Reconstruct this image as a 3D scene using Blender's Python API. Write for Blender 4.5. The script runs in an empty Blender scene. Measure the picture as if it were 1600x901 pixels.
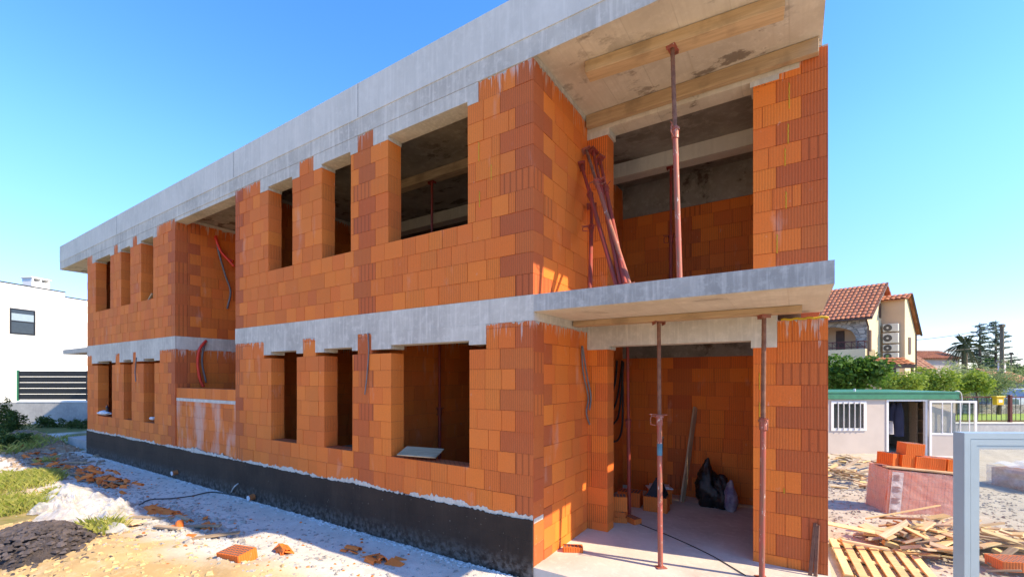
import bpy, math, random
from mathutils import Vector, Matrix, noise
import numpy as np
rnd = random.Random(7)
rad = math.radians
S = bpy.context.scene
# ------------------------------------------------------------ camera
CAM = Vector((2.562, -4.459, 1.6515)); YAW = rad(32.66); FP = 691.1; HY = 588.7
Fv = Vector((-math.sin(YAW), math.cos(YAW), 0)); Rv = Vector((math.cos(YAW), math.sin(YAW), 0)); Uv = Vector((0, 0, 1))
cd = bpy.data.cameras.new('camera'); cam = bpy.data.objects.new('camera', cd); S.collection.objects.link(cam)
cam.location = CAM; cam.rotation_euler = (math.pi/2, 0, YAW)
cd.sensor_width = 36; cd.lens = FP/1600*36; cd.shift_y = (HY-450.5)/1600; cd.clip_start = .05; cd.clip_end = 3000
S.camera = cam
# ------------------------------------------------------------ light
SUN = Vector((1, .20, .87)).normalized()
w = bpy.data.worlds.new('World'); S.world = w; w.use_nodes = True
nt = w.node_tree; nt.nodes.clear()
sky = nt.nodes.new('ShaderNodeTexSky'); sky.sky_type = 'NISHITA'; sky.sun_disc = False
sky.sun_elevation = math.asin(SUN.z); sky.sun_rotation = math.atan2(SUN.x, SUN.y)
sky.air_density = 1.0; sky.dust_density = .15; sky.ozone_density = 4.0; sky.altitude = 0
bg = nt.nodes.new('ShaderNodeBackground'); bg.inputs[1].default_value = .15
hs = nt.nodes.new('ShaderNodeHueSaturation'); hs.inputs['Value'].default_value = .88; hs.inputs['Saturation'].default_value = 1.31; hs.inputs['Hue'].default_value = .511
out = nt.nodes.new('ShaderNodeOutputWorld')

tc = nt.nodes.new('ShaderNodeTexCoord'); sx_ = nt.nodes.new('ShaderNodeSeparateXYZ'); nt.links.new(tc.outputs['Generated'], sx_.inputs[0])
mr = nt.nodes.new('ShaderNodeMapRange'); mr.inputs[1].default_value = -.02; mr.inputs[2].default_value = .42; nt.links.new(sx_.outputs[2], mr.inputs[0]); mr.interpolation_type = 'SMOOTHSTEP'
mh = nt.nodes.new('ShaderNodeMix'); mh.data_type = 'RGBA'; mh.inputs[6].default_value = (.37, .40, .64, 1); mh.inputs[7].default_value = (1, 1.0, 1.0, 1); nt.links.new(mr.outputs[0], mh.inputs[0])
mm = nt.nodes.new('ShaderNodeMix'); mm.data_type = 'RGBA'; mm.blend_type = 'MULTIPLY'; mm.inputs[0].default_value = 1; nt.links.new(hs.outputs[0], mm.inputs[6]); nt.links.new(mh.outputs[2], mm.inputs[7])
nt.links.new(sky.outputs[0], hs.inputs['Color']); nt.links.new(mm.outputs[2], bg.inputs[0]); nt.links.new(bg.outputs[0], out.inputs[0])
sl = bpy.data.lights.new('sun', 'SUN'); sl.energy = 2.0; sl.angle = rad(.55); sl.color = (1, .93, .82)
so = bpy.data.objects.new('sun', sl); S.collection.objects.link(so)
so.rotation_euler = SUN.to_track_quat('Z', 'Y').to_euler()
so.location = (20, 0, 20)
S.view_settings.view_transform = 'Standard'; S.view_settings.look = 'None'; S.view_settings.gamma = 1
S.view_settings.exposure = 2.02
S.view_settings.use_white_balance = True; S.view_settings.white_balance_temperature = 8800
S.render.engine = 'CYCLES'; S.cycles.max_bounces = 8; S.cycles.diffuse_bounces = 3; S.cycles.transparent_max_bounces = 12

# ------------------------------------------------------------ pixel of the photo -> point
def ray(u, v): return Fv + Rv*((u-800)/FP) + Uv*((HY-v)/FP)
def PD(u, v, D): return CAM + ray(u, v)*D
def PY(u, v, y=0.): r = ray(u, v); return CAM + r*((y-CAM.y)/r.y)
def PX(u, v, x=0.): r = ray(u, v); return CAM + r*((x-CAM.x)/r.x)
def PZ(u, v, z=0.): r = ray(u, v); return CAM + r*((z-CAM.z)/r.z)
# ------------------------------------------------------------ mesh helper
class MB:
    def __init__(s): s.v = []; s.f = []; s.c = []
    def add(s, vs, fs, col=None):
        o = len(s.v); s.v += [tuple(p) for p in vs]; s.f += [tuple(i+o for i in f) for f in fs]; s.c += [col]*len(fs)
    def box(s, a, b, col=None, M=None):
        (x0, y0, z0), (x1, y1, z1) = a, b
        vs = [Vector(p) for p in ((x0,y0,z0),(x1,y0,z0),(x1,y1,z0),(x0,y1,z0),(x0,y0,z1),(x1,y0,z1),(x1,y1,z1),(x0,y1,z1))]
        if M: vs = [M @ p for p in vs]
        s.add(vs, [(0,3,2,1),(4,5,6,7),(0,1,5,4),(1,2,6,5),(2,3,7,6),(3,0,4,7)], col); return s
    def bbox(s, a, b, e=.005, M=None):   # chamfered box
        (x0, y0, z0), (x1, y1, z1) = a, b
        vs = []; idx = {}
        for i, X in enumerate((x0, x1)):
            for j, Y in enumerate((y0, y1)):
                for k, Z in enumerate((z0, z1)):
                    sx, sy, sz = 1-2*i, 1-2*j, 1-2*k
                    for a_ in range(3):
                        p = [X+e*sx, Y+e*sy, Z+e*sz]; p[a_] = (X, Y, Z)[a_]
                        idx[(i,j,k,a_)] = len(vs); vs.append(Vector(p))
        if M: vs = [M @ p for p in vs]
        g = lambda i,j,k,a: idx[(i,j,k,a)]
        fs = []
        for i in (0,1):
            q = [g(i,0,0,0), g(i,1,0,0), g(i,1,1,0), g(i,0,1,0)]; fs.append(q if i else q[::-1])
            q = [g(0,i,0,1), g(0,i,1,1), g(1,i,1,1), g(1,i,0,1)]; fs.append(q if i else q[::-1])
            q = [g(0,0,i,2), g(1,0,i,2), g(1,1,i,2), g(0,1,i,2)]; fs.append(q if i else q[::-1])
        for i in (0,1):
            for j in (0,1):
                q = [g(i,j,0,0), g(i,j,1,0), g(i,j,1,1), g(i,j,0,1)]; fs.append(q if (i^j) else q[::-1])
                q = [g(0,i,j,1), g(1,i,j,1), g(1,i,j,2), g(0,i,j,2)]; fs.append(q if (i^j) else q[::-1])
                q = [g(i,0,j,0), g(i,1,j,0), g(i,1,j,2), g(i,0,j,2)]; fs.append(q[::-1] if (i^j) else q)
        for i in (0,1):
            for j in (0,1):
                for k in (0,1):
                    q = [g(i,j,k,0), g(i,j,k,1), g(i,j,k,2)]; fs.append(q[::-1] if (i^j^k)==0 else q)
        s.add(vs, fs); return s
    def tube(s, pts, r, n=8, cap=True, M=None):
        pts = [Vector(p) for p in pts]; rs = r if isinstance(r, (list, tuple)) else [r]*len(pts)
        vs = []; fs = []; pv = None
        for i, p in enumerate(pts):
            t = (pts[min(i+1, len(pts)-1)]-pts[max(i-1, 0)]).normalized()
            a = t.orthogonal().normalized() if pv is None else (pv - t*pv.dot(t)).normalized()
            pv = a; b = t.cross(a)
            for k in range(n):
                th = 2*math.pi*k/n; vs.append(p + (a*math.cos(th)+b*math.sin(th))*rs[i])
        for i in range(len(pts)-1):
            for k in range(n):
                k2 = (k+1) % n; fs.append((i*n+k, i*n+k2, (i+1)*n+k2, (i+1)*n+k))
        if cap: fs += [tuple(range(n))[::-1], tuple(range((len(pts)-1)*n, len(pts)*n))]
        if M: vs = [M @ p for p in vs]
        s.add(vs, fs); return s
    def grid(s, P, nu, nv, col=None):      # P(i,j)->point
        s.add([P(i, j) for j in range(nv+1) for i in range(nu+1)],
              [(j*(nu+1)+i, j*(nu+1)+i+1, (j+1)*(nu+1)+i+1, (j+1)*(nu+1)+i) for j in range(nv) for i in range(nu)], col); return s
def link(name, mb, mat, parent=None, smooth=False, attr=False):
    me = bpy.data.meshes.new(name); me.from_pydata([tuple(p) for p in mb.v], [], mb.f)
    if attr:
        ca = me.color_attributes.new('bc', 'FLOAT_COLOR', 'CORNER'); arr = []
        for f, c in zip(mb.f, mb.c): arr += list(c or (0, .5, 0, 1))*len(f)
        ca.data.foreach_set('color', arr)
    if smooth: me.polygons.foreach_set('use_smooth', [True]*len(me.polygons))
    me.materials.append(mat); me.update()
    o = bpy.data.objects.new(name, me); S.collection.objects.link(o)
    if parent is not None:
        o.parent = parent
    return o
def root(name, loc, rot=None):
    e = bpy.data.objects.new(name, None); S.collection.objects.link(e); e.empty_display_size = .2
    e.location = loc
    if rot is not None: e.rotation_euler = rot
    return e
def wchild(name, mb, mat, parent, **k):   # verts are given in world coordinates, the top thing is unrotated
    o = link(name, mb, mat, parent, **k)
    p = parent; off = Vector((0, 0, 0))
    while p is not None: off += p.location; p = p.parent
    o.location = -off
    return o
def tag(o, label, cat, group=None, kind=None):
    if label: o['label'] = label
    if cat: o['category'] = cat
    if group: o['group'] = group
    if kind: o['kind'] = kind
    return o
def single(name, mb, mat, label, cat, group=None, kind=None, **k):   # world verts -> one mesh thing with its origin at its base
    vs = mb.v; n = len(vs)
    c = Vector((sum(p[0] for p in vs)/n, sum(p[1] for p in vs)/n, min(p[2] for p in vs)))
    mb.v = [(p[0]-c.x, p[1]-c.y, p[2]-c.z) for p in vs]
    o = link(name, mb, mat, **k); o.location = c
    return tag(o, label, cat, group, kind)
# ------------------------------------------------------------ materials
def newmat(name):
    m = bpy.data.materials.new(name); m.use_nodes = True; t = m.node_tree; t.nodes.clear()
    o = t.nodes.new('ShaderNodeOutputMaterial'); b = t.nodes.new('ShaderNodeBsdfPrincipled'); t.links.new(b.outputs[0], o.inputs[0])
    b.inputs['Roughness'].default_value = .85
    return m, t, b
class NT:
    def __init__(s, t): s.t = t
    def n(s, typ, **k):
        x = s.t.nodes.new(typ)
        for a, v in k.items(): setattr(x, a, v)
        return x
    def set(s, i, v):
        if hasattr(v, 'is_output'): s.t.links.new(v, i)
        else: i.default_value = v
    def noise(s, vec, scale, detail=4, rough=.55, out=0):
        x = s.n('ShaderNodeTexNoise'); s.set(x.inputs['Vector'], vec); x.inputs['Scale'].default_value = scale
        x.inputs['Detail'].default_value = detail; x.inputs['Roughness'].default_value = rough; return x.outputs[out]
    def math(s, op, a, b=0., c=None, clamp=False):
        x = s.n('ShaderNodeMath', operation=op); x.use_clamp = clamp; s.set(x.inputs[0], a); s.set(x.inputs[1], b)
        if c is not None: s.set(x.inputs[2], c)
        return x.outputs[0]
    def ramp(s, v, lo, hi, a=0., b=1.):
        x = s.n('ShaderNodeMapRange'); x.clamp = True; s.set(x.inputs[0], v)
        for i, q in enumerate((lo, hi, a, b)): s.set(x.inputs[i+1], q)
        return x.outputs[0]
    def mix(s, f, a, b, mode='MIX'):
        x = s.n('ShaderNodeMix', data_type='RGBA', blend_type=mode); s.set(x.inputs[0], f)
        for i, q in ((6, a), (7, b)): s.set(x.inputs[i], (*q, 1) if isinstance(q, tuple) and len(q) == 3 else q)
        return x.outputs[2]
    def obj(s): return s.n('ShaderNodeTexCoord').outputs['Object']
    def pos(s): return s.n('ShaderNodeNewGeometry').outputs['Position']
    def scale(s, vec, sc):
        x = s.n('ShaderNodeMapping'); s.set(x.inputs[0], vec); x.inputs['Scale'].default_value = sc; return x.outputs[0]
    def sep(s, vec): x = s.n('ShaderNodeSeparateXYZ'); s.set(x.inputs[0], vec); return x.outputs
    def bump(s, b, h, strength=.3, dist=.01):
        x = s.n('ShaderNodeBump'); s.set(x.inputs['Height'], h); s.set(x.inputs['Strength'], strength); x.inputs['Distance'].default_value = dist
        s.t.links.new(x.outputs[0], b.inputs['Normal'])
def simple(name, col, rough=.8, metal=0, var=.15, scale=6., bump=.15, bd=.004, col2=None, spec=.5, stretch=None):
    m, t, b = newmat(name); N = NT(t); v = N.obj()
    if stretch: v = N.scale(v, stretch)
    n1 = N.noise(v, scale, 6, .6)
    c2 = col2 or tuple(x*(1-var*2) for x in col)
    f = N.ramp(n1, .35, .68)
    c = N.mix(f, col, c2); b.inputs['Roughness'].default_value = rough; b.inputs['Metallic'].default_value = metal
    b.inputs['Specular IOR Level'].default_value = spec
    t.links.new(c, b.inputs['Base Color'])
    if bump: N.bump(b, N.noise(v, scale*6, 5, .65), bump, bd)
    return m
# brick
def brick_mat(name, orange=(.95, .215, .036), dark=(.60, .12, .036), stain=True, bloom=0.):
    m, t, b = newmat(name); N = NT(t)
    at = N.n('ShaderNodeAttribute'); at.attribute_name = 'bc'; r, g, bl = [N.sep(at.outputs['Color'])[i] for i in range(3)]
    v = N.obj(); X, Y, Z = N.sep(v)[0], N.sep(v)[1], N.sep(v)[2]
    c = N.mix(r, orange, dark)
    hv = N.n('ShaderNodeHueSaturation'); N.set(hv.inputs['Color'], c)
    N.set(hv.inputs['Hue'], N.ramp(g, 0, 1, .497, .504)); N.set(hv.inputs['Value'], N.ramp(g, 0, 1, .94, 1.04)); hv.inputs['Saturation'].default_value = 1.0
    c = hv.outputs[0]
    n1 = N.noise(v, 1.3, 5, .6); c = N.mix(N.ramp(n1, .3, .72, 0, .4), c, N.mix(.5, c, (.55, .2, .085)))
    n5 = N.noise(v, 55, 3, .7); c = N.mix(N.ramp(n5, .3, .75, .18, 0), c, (.2, .05, .02))
    u = N.math('ADD', X, Y)
    # vertical ribs pressed into every block
    per = N.math('SINE', N.math('MULTIPLY', u, 2*math.pi/.030))
    rib = N.ramp(per, -.5, .6)
    ribamt = N.math('MULTIPLY', bl, 1.0)
    c = N.mix(N.math('MULTIPLY', N.math('SUBTRACT', 1, rib), N.math('MULTIPLY', ribamt, .50)), c, N.mix(.5, c, (.16, .035, .012)))
    if stain:
        # cement slurry that ran down from the ring beams
        vs = N.scale(v, (14, 14, .9)); st = N.noise(vs, 1.6, 4, .65)
        vb = N.noise(N.scale(v, (3, 3, 3)), .8, 2, .5)
        for top, ln in ((2.31, .55), (5.36, .60)):
            d = N.math('SUBTRACT', top, Z)                     # distance below the beam
            near = N.ramp(d, -.01, ln, 1, 0); below = N.math('GREATER_THAN', d, -.02)
            thr = N.ramp(near, 0, 1, .82, .48)
            k = N.math('MULTIPLY', N.math('MULTIPLY', N.ramp(N.math('SUBTRACT', st, thr), 0, .05), below), N.ramp(vb, .42, .58, .15, .75))
            c = N.mix(k, c, (.62, .50, .44))
            jag = N.noise(N.scale(v, (9, 9, .2)), 1.5, 5, .7)
            edge = N.math('LESS_THAN', N.math('ABSOLUTE', d), N.ramp(jag, .48, .75, .0, .06))
            c = N.mix(N.math('MULTIPLY', edge, below), c, (.46, .45, .42))
        # pale bloom and yellow glue foam
        ef = N.noise(N.scale(v, (2.2, 2.2, .7)), 1.2, 5, .6)
        c = N.mix(N.ramp(ef, .62-bloom, .8-bloom, 0, .45+bloom), c, (.66, .47, .4))
    N.set(b.inputs['Base Color'], c); b.inputs['Roughness'].default_value = .8; b.inputs['Specular IOR Level'].default_value = .3
    wide = N.math('MULTIPLY', N.math('GREATER_THAN', N.math('SINE', N.math('MULTIPLY', u, 2*math.pi/.085)), .72), N.math('MULTIPLY', N.math('LESS_THAN', bl, .35), N.math('GREATER_THAN', r, .5)))
    c = N.mix(N.math('MULTIPLY', wide, .45), c, (.16, .035, .012))
    ch = N.noise(N.scale(v, (1, 1, 1.4)), 17, 3, .6); chips = N.ramp(ch, .70, .73, 0, .55); c = N.mix(chips, c, (.30, .075, .025))
    sm = N.noise(N.scale(v, (1.5, 1.5, 1)), 6, 5, .7); c = N.mix(N.ramp(sm, .66, .74, 0, .35), c, (.66, .5, .42))
    N.set(b.inputs['Base Color'], c)
    h = N.math('ADD', N.math('MULTIPLY', N.math('SUBTRACT', N.math('MULTIPLY', rib, ribamt), N.math('ADD', chips, wide)), .8), N.math('MULTIPLY', N.noise(v, 40, 4, .7), .35))
    N.bump(b, h, .6, .006)
    return m
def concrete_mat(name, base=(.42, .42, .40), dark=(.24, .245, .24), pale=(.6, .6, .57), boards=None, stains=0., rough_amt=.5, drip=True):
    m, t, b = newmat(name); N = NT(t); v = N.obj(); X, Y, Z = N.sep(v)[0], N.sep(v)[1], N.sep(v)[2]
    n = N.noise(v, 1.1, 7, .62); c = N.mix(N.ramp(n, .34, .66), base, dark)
    n2 = N.noise(v, 9, 6, .7); c = N.mix(N.ramp(n2, .5, .72, 0, .6), c, pale)
    if drip:
        d = N.noise(N.scale(v, (11, 11, .7)), 1.7, 4, .6); c = N.mix(N.ramp(d, .5, .68, 0, .55), c, pale)
        d = N.noise(N.scale(v, (7, 7, .5)), 1.3, 4, .6); c = N.mix(N.ramp(d, .55, .75, 0, .55), c, dark)
    h = N.math('MULTIPLY', N.noise(v, 30, 6, .7), rough_amt)
    if boards:
        u = X if boards[0] == 'x' else Z
        fr = N.math('FRACT', N.math('DIVIDE', u, boards[1]))
        ln = N.math('LESS_THAN', fr, .012/boards[1]); c = N.mix(N.math('MULTIPLY', ln, .5), c, dark)
        cell = N.n('ShaderNodeTexWhiteNoise'); cell.noise_dimensions = '1D'; N.set(cell.inputs['W'], N.math('FLOOR', N.math('DIVIDE', u, boards[1])))
        c = N.mix(N.math('MULTIPLY', cell.outputs[0], .28), c, dark)
        gr = N.noise(N.scale(v, (30, .8, 30) if boards[0] == 'x' else (.8, 30, 30)), 1, 4, .6)
        c = N.mix(N.ramp(gr, .45, .7, 0, .35), c, dark)
        h = N.math('ADD', h, N.math('MULTIPLY', ln, .6))
    if stains:
        q = N.noise(N.scale(v, (1, 1.6, 1)), 1.9, 7, .68); q2 = N.noise(v, .55, 2, .5)
        k = N.math('MULTIPLY', N.ramp(q, .54, .60, 0, stains), N.ramp(q2, .42, .55))
        c = N.mix(k, c, (.085, .05, .03))
    N.set(b.inputs['Base Color'], c); b.inputs['Roughness'].default_value = .88
    N.bump(b, h, .55, .008); return m
M = {}
M['brick'] = brick_mat('hollow_clay_brick'); M['brick_streaked'] = brick_mat('streaked_clay_brick', bloom=.17)
M['conc'] = concrete_mat('ring_beam_concrete', base=(.62, .58, .50), dark=(.42, .39, .34), pale=(.77, .72, .64))
M['parapet'] = concrete_mat('parapet_concrete', base=(.68, .655, .59), dark=(.56, .545, .49), pale=(.74, .715, .65), rough_amt=.3)
M['soffit'] = concrete_mat('formwork_soffit_concrete', base=(.70, .63, .52), dark=(.50, .43, .34), pale=(.78, .71, .60), boards=('x', .5), stains=.7, rough_amt=.3, drip=False)
M['ceiling'] = concrete_mat('shade_tinted_stained_ceiling', base=(.34, .31, .27), dark=(.19, .165, .135), pale=(.46, .42, .36), stains=.9, rough_amt=.3, drip=False)  # real stains; base and stain strength darkened to put room shade into the colour
M['slab_edge'] = concrete_mat('slab_edge_concrete', base=(.46, .445, .41), dark=(.30, .295, .275), pale=(.64, .62, .57))
M['floor'] = concrete_mat('dusty_floor_concrete', base=(.60, .54, .48), dark=(.44, .38, .33), pale=(.70, .64, .58), drip=False)
def bitumen():
    m, t, b = newmat('bitumen_coating'); N = NT(t); v = N.obj()
    n = N.noise(v, 1.2, 6, .6); c = N.mix(N.ramp(n, .35, .65), (.050, .032, .023), (.026, .017, .013))
    d = N.noise(N.scale(v, (9, 9, .8)), 1.4, 4, .6); c = N.mix(N.ramp(d, .52, .75, 0, .45), c, (.06, .042, .033))
    Z = N.sep(v)[2]; X = N.sep(v)[0]
    bl = N.n('ShaderNodeTexBrick'); N.set(bl.inputs['Vector'], N.scale(N.n('ShaderNodeCombineXYZ').outputs[0], (1,1,1)))
    cx = [n_ for n_ in t.nodes if n_.type == 'COMBXYZ'][0]; N.set(cx.inputs[0], X); N.set(cx.inputs[1], Z)
    bl.inputs['Scale'].default_value = 1; bl.inputs['Brick Width'].default_value = .5; bl.inputs['Row Height'].default_value = .25; bl.inputs['Mortar Size'].default_value = .006
    dust = N.math('MULTIPLY', N.ramp(Z, -.66, -.42, 1, 0), N.ramp(N.noise(v, 14, 5, .7), .42, .62)); c = N.mix(N.math('MULTIPLY', dust, .4), c, (.3, .28, .26))
    sp = N.noise(v, 38, 2, .5); c = N.mix(N.ramp(sp, .74, .78, 0, .8), c, (.4, .38, .35))
    N.set(b.inputs['Base Color'], c); b.inputs['Roughness'].default_value = .75; b.inputs['Specular IOR Level'].default_value = .25
    N.bump(b, N.math('SUBTRACT', N.math('MULTIPLY', N.noise(v, 16, 6, .7), .8), N.math('MULTIPLY', bl.outputs['Fac'], .6)), .7, .012); return m
M['bitumen'] = bitumen()
M['rust_red'] = simple('red_prop_paint', (.34, .035, .028), .55, .1, col2=(.21, .05, .03), scale=9, stretch=(3, 3, .8))
M['rust_brown'] = simple('rusty_steel', (.26, .12, .075), .8, .1, col2=(.15, .06, .04), scale=14)
def prop_mat():
    m, t, b = newmat('worn_prop_steel'); N = NT(t); v = N.obj()
    n = N.noise(N.scale(v, (4, 4, 1.2)), 3.1, 6, .7); c = N.mix(N.ramp(n, .4, .6), (.42, .085, .06), (.26, .115, .07))
    k = N.noise(N.scale(v, (6, 6, 3)), 4.0, 5, .7); c = N.mix(N.ramp(k, .60, .66, 0, .85), c, (.62, .56, .5))
    N.set(b.inputs['Base Color'], c); b.inputs['Roughness'].default_value = .6; b.inputs['Metallic'].default_value = .1
    N.bump(b, n, .4, .003); return m
M['prop'] = prop_mat()
def wood_mat(name, a, b2):
    m, t, b = newmat(name); N = NT(t); v = N.obj()
    g = N.noise(N.scale(v, (1.2, 18, 18)), 2, 5, .6); c = N.mix(N.ramp(g, .35, .65), a, b2)
    q = N.noise(v, 2.3, 4, .6); c = N.mix(N.ramp(q, .55, .7, 0, .5), c, tuple(x*.45 for x in b2))
    oi = N.n('ShaderNodeObjectInfo'); hv = N.n('ShaderNodeHueSaturation'); N.set(hv.inputs['Color'], c); N.set(hv.inputs['Value'], N.ramp(oi.outputs['Random'], 0, 1, .65, 1.2))
    N.set(b.inputs['Base Color'], hv.outputs[0]); b.inputs['Roughness'].default_value = .75; N.bump(b, g, .4, .003); return m
M['wood'] = wood_mat('timber_formwork', (.70, .48, .28), (.55, .36, .20))
M['wood_new'] = wood_mat('new_pine_slat', (.74, .55, .27), (.62, .42, .18))
M['wood_old'] = wood_mat('weathered_board', (.50, .37, .24), (.34, .24, .15))
M['hose_black'] = simple('black_conduit', (.03, .03, .032), .5, bump=0)
M['hose_red'] = simple('red_conduit', (.85, .05, .025), .45, bump=0)
M['hose_grey'] = simple('grey_conduit', (.16, .16, .17), .5, bump=0)
M['hose_white'] = simple('white_conduit', (.7, .7, .66), .5, bump=0)
M['bag_black'] = simple('black_plastic_bag', (.012, .012, .014), .32, bump=.6, bd=.02, scale=5)
M['white_pvc'] = simple('white_pvc', (.80, .80, .78), .45, var=.04, bump=.03)
M['cabin'] = simple('cabin_panel', (.58, .50, .43), .6, var=.06, scale=1.5, bump=.05)
M['green'] = simple('green_roof_sheet', (.03, .22, .12), .45, var=.12, bump=.05)
M['dark'] = simple('dark_interior_panel', (.10, .09, .08), .8)
M['beige_in'] = simple('cabin_inner_panel', (.36, .32, .28), .8, bump=0)
M['cloth_dark'] = simple('navy_cloth', (.018, .02, .045), .9, bump=.6, bd=.02, scale=4)
M['cloth_light'] = simple('pale_cloth', (.45, .42, .42), .9)
M['alu'] = simple('blue_grey_aluminium', (.37, .46, .50), .38, .35, var=.05, bump=.02)
M['stucco'] = simple('white_render', (.82, .82, .80), .9, var=.02, scale=2, bump=.05)
M['yellow_stucco'] = simple('cream_render', (.74, .60, .38), .9, var=.05, scale=.6, bump=.1)
M['peach_stucco'] = simple('peach_render', (.72, .47, .29), .9, var=.05, scale=.6, bump=.1)
M['char'] = simple('charcoal_metal', (.022, .024, .03), .5, .2, bump=.05)
M['wallgrey'] = concrete_mat('rough_garden_wall', base=(.42, .42, .41), dark=(.30, .30, .30), pale=(.52, .52, .5), drip=False)
M['maroon'] = simple('maroon_metal', (.12, .022, .018), .5, .1, bump=.05)
M['yellow'] = simple('yellow_plastic', (.72, .46, .02), .45, var=.05, bump=0)
M['bark'] = simple('bark', (.13, .095, .065), .9, bump=.8, bd=.02)
M['pole'] = simple('weathered_pole', (.17, .14, .11), .9, bump=.5)
M['shutter'] = simple('brown_shutter', (.10, .05, .035), .6, bump=0)
M['ac'] = simple('ac_casing', (.66, .64, .58), .5, var=.04, bump=0)
M['acdark'] = simple('ac_grille', (.09, .085, .08), .5, bump=0)
M['chalk'] = simple('white_packaging', (.74, .75, .78), .6, var=.08, scale=9)
M['tape'] = simple('yellow_foam', (.65, .42, .03), .8, var=.1)
M['black_soil'] = simple('dark_soil', (.075, .06, .062), .95, scale=12, bump=1., bd=.08, col2=(.15, .115, .10))
M['purple'] = simple('purple_print_bag', (.10, .07, .16), .45, scale=4, col2=(.45, .43, .45), bump=.3)
def tile_mat(name, a, b2):
    m, t, b = newmat(name); N = NT(t); v = N.n('ShaderNodeTexCoord').outputs['UV']; w_ = N.obj()
    wn = N.noise(w_, 3.5, 3, .6); c = N.mix(N.ramp(wn, .38, .62), a, b2); n2 = N.noise(w_, 14, 2, .5); c = N.mix(N.ramp(n2, .55, .7, 0, .55), c, (.62, .44, .3))
    N.set(b.inputs['Base Color'], c); b.inputs['Roughness'].default_value = .85; return m
M['tile'] = tile_mat('clay_roof_tile', (.50, .17, .075), (.34, .095, .05))
M['tile2'] = tile_mat('pale_roof_tile', (.60, .30, .17), (.42, .16, .08))
def stone_mat():
    m, t, b = newmat('rubble_stone'); N = NT(t); v = N.scale(N.obj(), (1, 1, 1.9)); vo = N.n('ShaderNodeTexVoronoi'); vo.feature = 'DISTANCE_TO_EDGE'; N.set(vo.inputs['Vector'], v); vo.inputs['Scale'].default_value = 3.2
    vc = N.n('ShaderNodeTexVoronoi'); N.set(vc.inputs['Vector'], v); vc.inputs['Scale'].default_value = 3.2
    c = N.mix(N.sep(vc.outputs['Color'])[0], (.42, .39, .34), (.22, .20, .18)); c = N.mix(N.ramp(vo.outputs['Distance'], .01, .05, 1, 0), c, (.12, .11, .1))
    N.set(b.inputs['Base Color'], c); N.bump(b, N.ramp(vo.outputs['Distance'], 0, .08), .7, .03); return m
M['stone'] = stone_mat()
def leaf_mat(name, a, b2, tr=.35):
    m, t, b = newmat(name); N = NT(t); at = N.n('ShaderNodeAttribute'); at.attribute_name = 'bc'
    c = N.mix(N.sep(at.outputs['Color'])[0], a, b2); N.set(b.inputs['Base Color'], c); b.inputs['Roughness'].default_value = .6
    b.inputs['Specular IOR Level'].default_value = .3
    tl = t.nodes.new('ShaderNodeBsdfTranslucent'); N.set(tl.inputs[0], c); mx = t.nodes.new('ShaderNodeMixShader'); mx.inputs[0].default_value = tr
    o = [q for q in t.nodes if q.type == 'OUTPUT_MATERIAL'][0]; t.links.new(b.outputs[0], mx.inputs[1]); t.links.new(tl.outputs[0], mx.inputs[2]); t.links.new(mx.outputs[0], o.inputs[0]); return m
M['leaf_dark'] = leaf_mat('broad_dark_leaf', (.035, .10, .018), (.10, .22, .03))
M['leaf_yellow'] = leaf_mat('yellow_green_leaf', (.16, .26, .035), (.30, .40, .06))
M['leaf_olive'] = leaf_mat('olive_leaf', (.16, .23, .09), (.30, .37, .17))
M['leaf_cedar'] = leaf_mat('cedar_needles', (.035, .08, .05), (.08, .15, .09), .25)
M['leaf_palm'] = leaf_mat('palm_frond', (.05, .07, .025), (.14, .14, .06), .2)
M['leaf_weed'] = leaf_mat('weed_leaf', (.03, .07, .02), (.09, .15, .035))
M['grass'] = leaf_mat('grass_blade', (.20, .27, .04), (.46, .44, .14))
def glass(name, tint, rough=.02, a=.85):
    m, t, b = newmat(name); N = NT(t); o = [q for q in t.nodes if q.type == 'OUTPUT_MATERIAL'][0]
    tr = t.nodes.new('ShaderNodeBsdfTransparent'); tr.inputs[0].default_value = (*tint, 1); gl = t.nodes.new('ShaderNodeBsdfGlossy'); gl.inputs['Roughness'].default_value = rough
    fq = t.nodes.new('ShaderNodeFresnel'); fq.inputs[0].default_value = 1.5; N_ = NT(t); fr = N_.n('ShaderNodeMath', operation='MULTIPLY'); t.links.new(fq.outputs[0], fr.inputs[0]); t.links.new(N_.math('SUBTRACT', 1, N_.n('ShaderNodeNewGeometry').outputs['Backfacing']), fr.inputs[1])
    mx = t.nodes.new('ShaderNodeMixShader'); t.links.new(fr.outputs[0], mx.inputs[0]); t.links.new(tr.outputs[0], mx.inputs[1]); t.links.new(gl.outputs[0], mx.inputs[2])
    t.links.new(mx.outputs[0], o.inputs[0]); return m
M['glass'] = glass('clear_pane', (.9, .93, .93))
M['darkglass'] = simple('dark_window_glass', (.03, .04, .05), .08, bump=0, spec=.8)
def film_mat(name, col, alpha, rough=.25):
    m, t, b = newmat(name); N = NT(t); v = N.obj(); o = [q for q in t.nodes if q.type == 'OUTPUT_MATERIAL'][0]
    b.inputs['Base Color'].default_value = (*col, 1); b.inputs['Roughness'].default_value = rough
    tr = t.nodes.new('ShaderNodeBsdfTransparent'); mx = t.nodes.new('ShaderNodeMixShader')
    n = N.noise(N.scale(v, (1, 1, 1)), 5, 6, .65); N.set(mx.inputs[0], N.ramp(n, .3, .7, alpha*.6, min(1, alpha*1.5)))
    t.links.new(tr.outputs[0], mx.inputs[1]); t.links.new(b.outputs[0], mx.inputs[2]); t.links.new(mx.outputs[0], o.inputs[0])
    N.bump(b, N.noise(v, 14, 4, .6), .8, .02); return m
M['film'] = film_mat('stretch_film', (.80, .62, .56), .30)
M['sheet'] = film_mat('milky_plastic_sheet', (.66, .64, .61), .5, .3)
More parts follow.
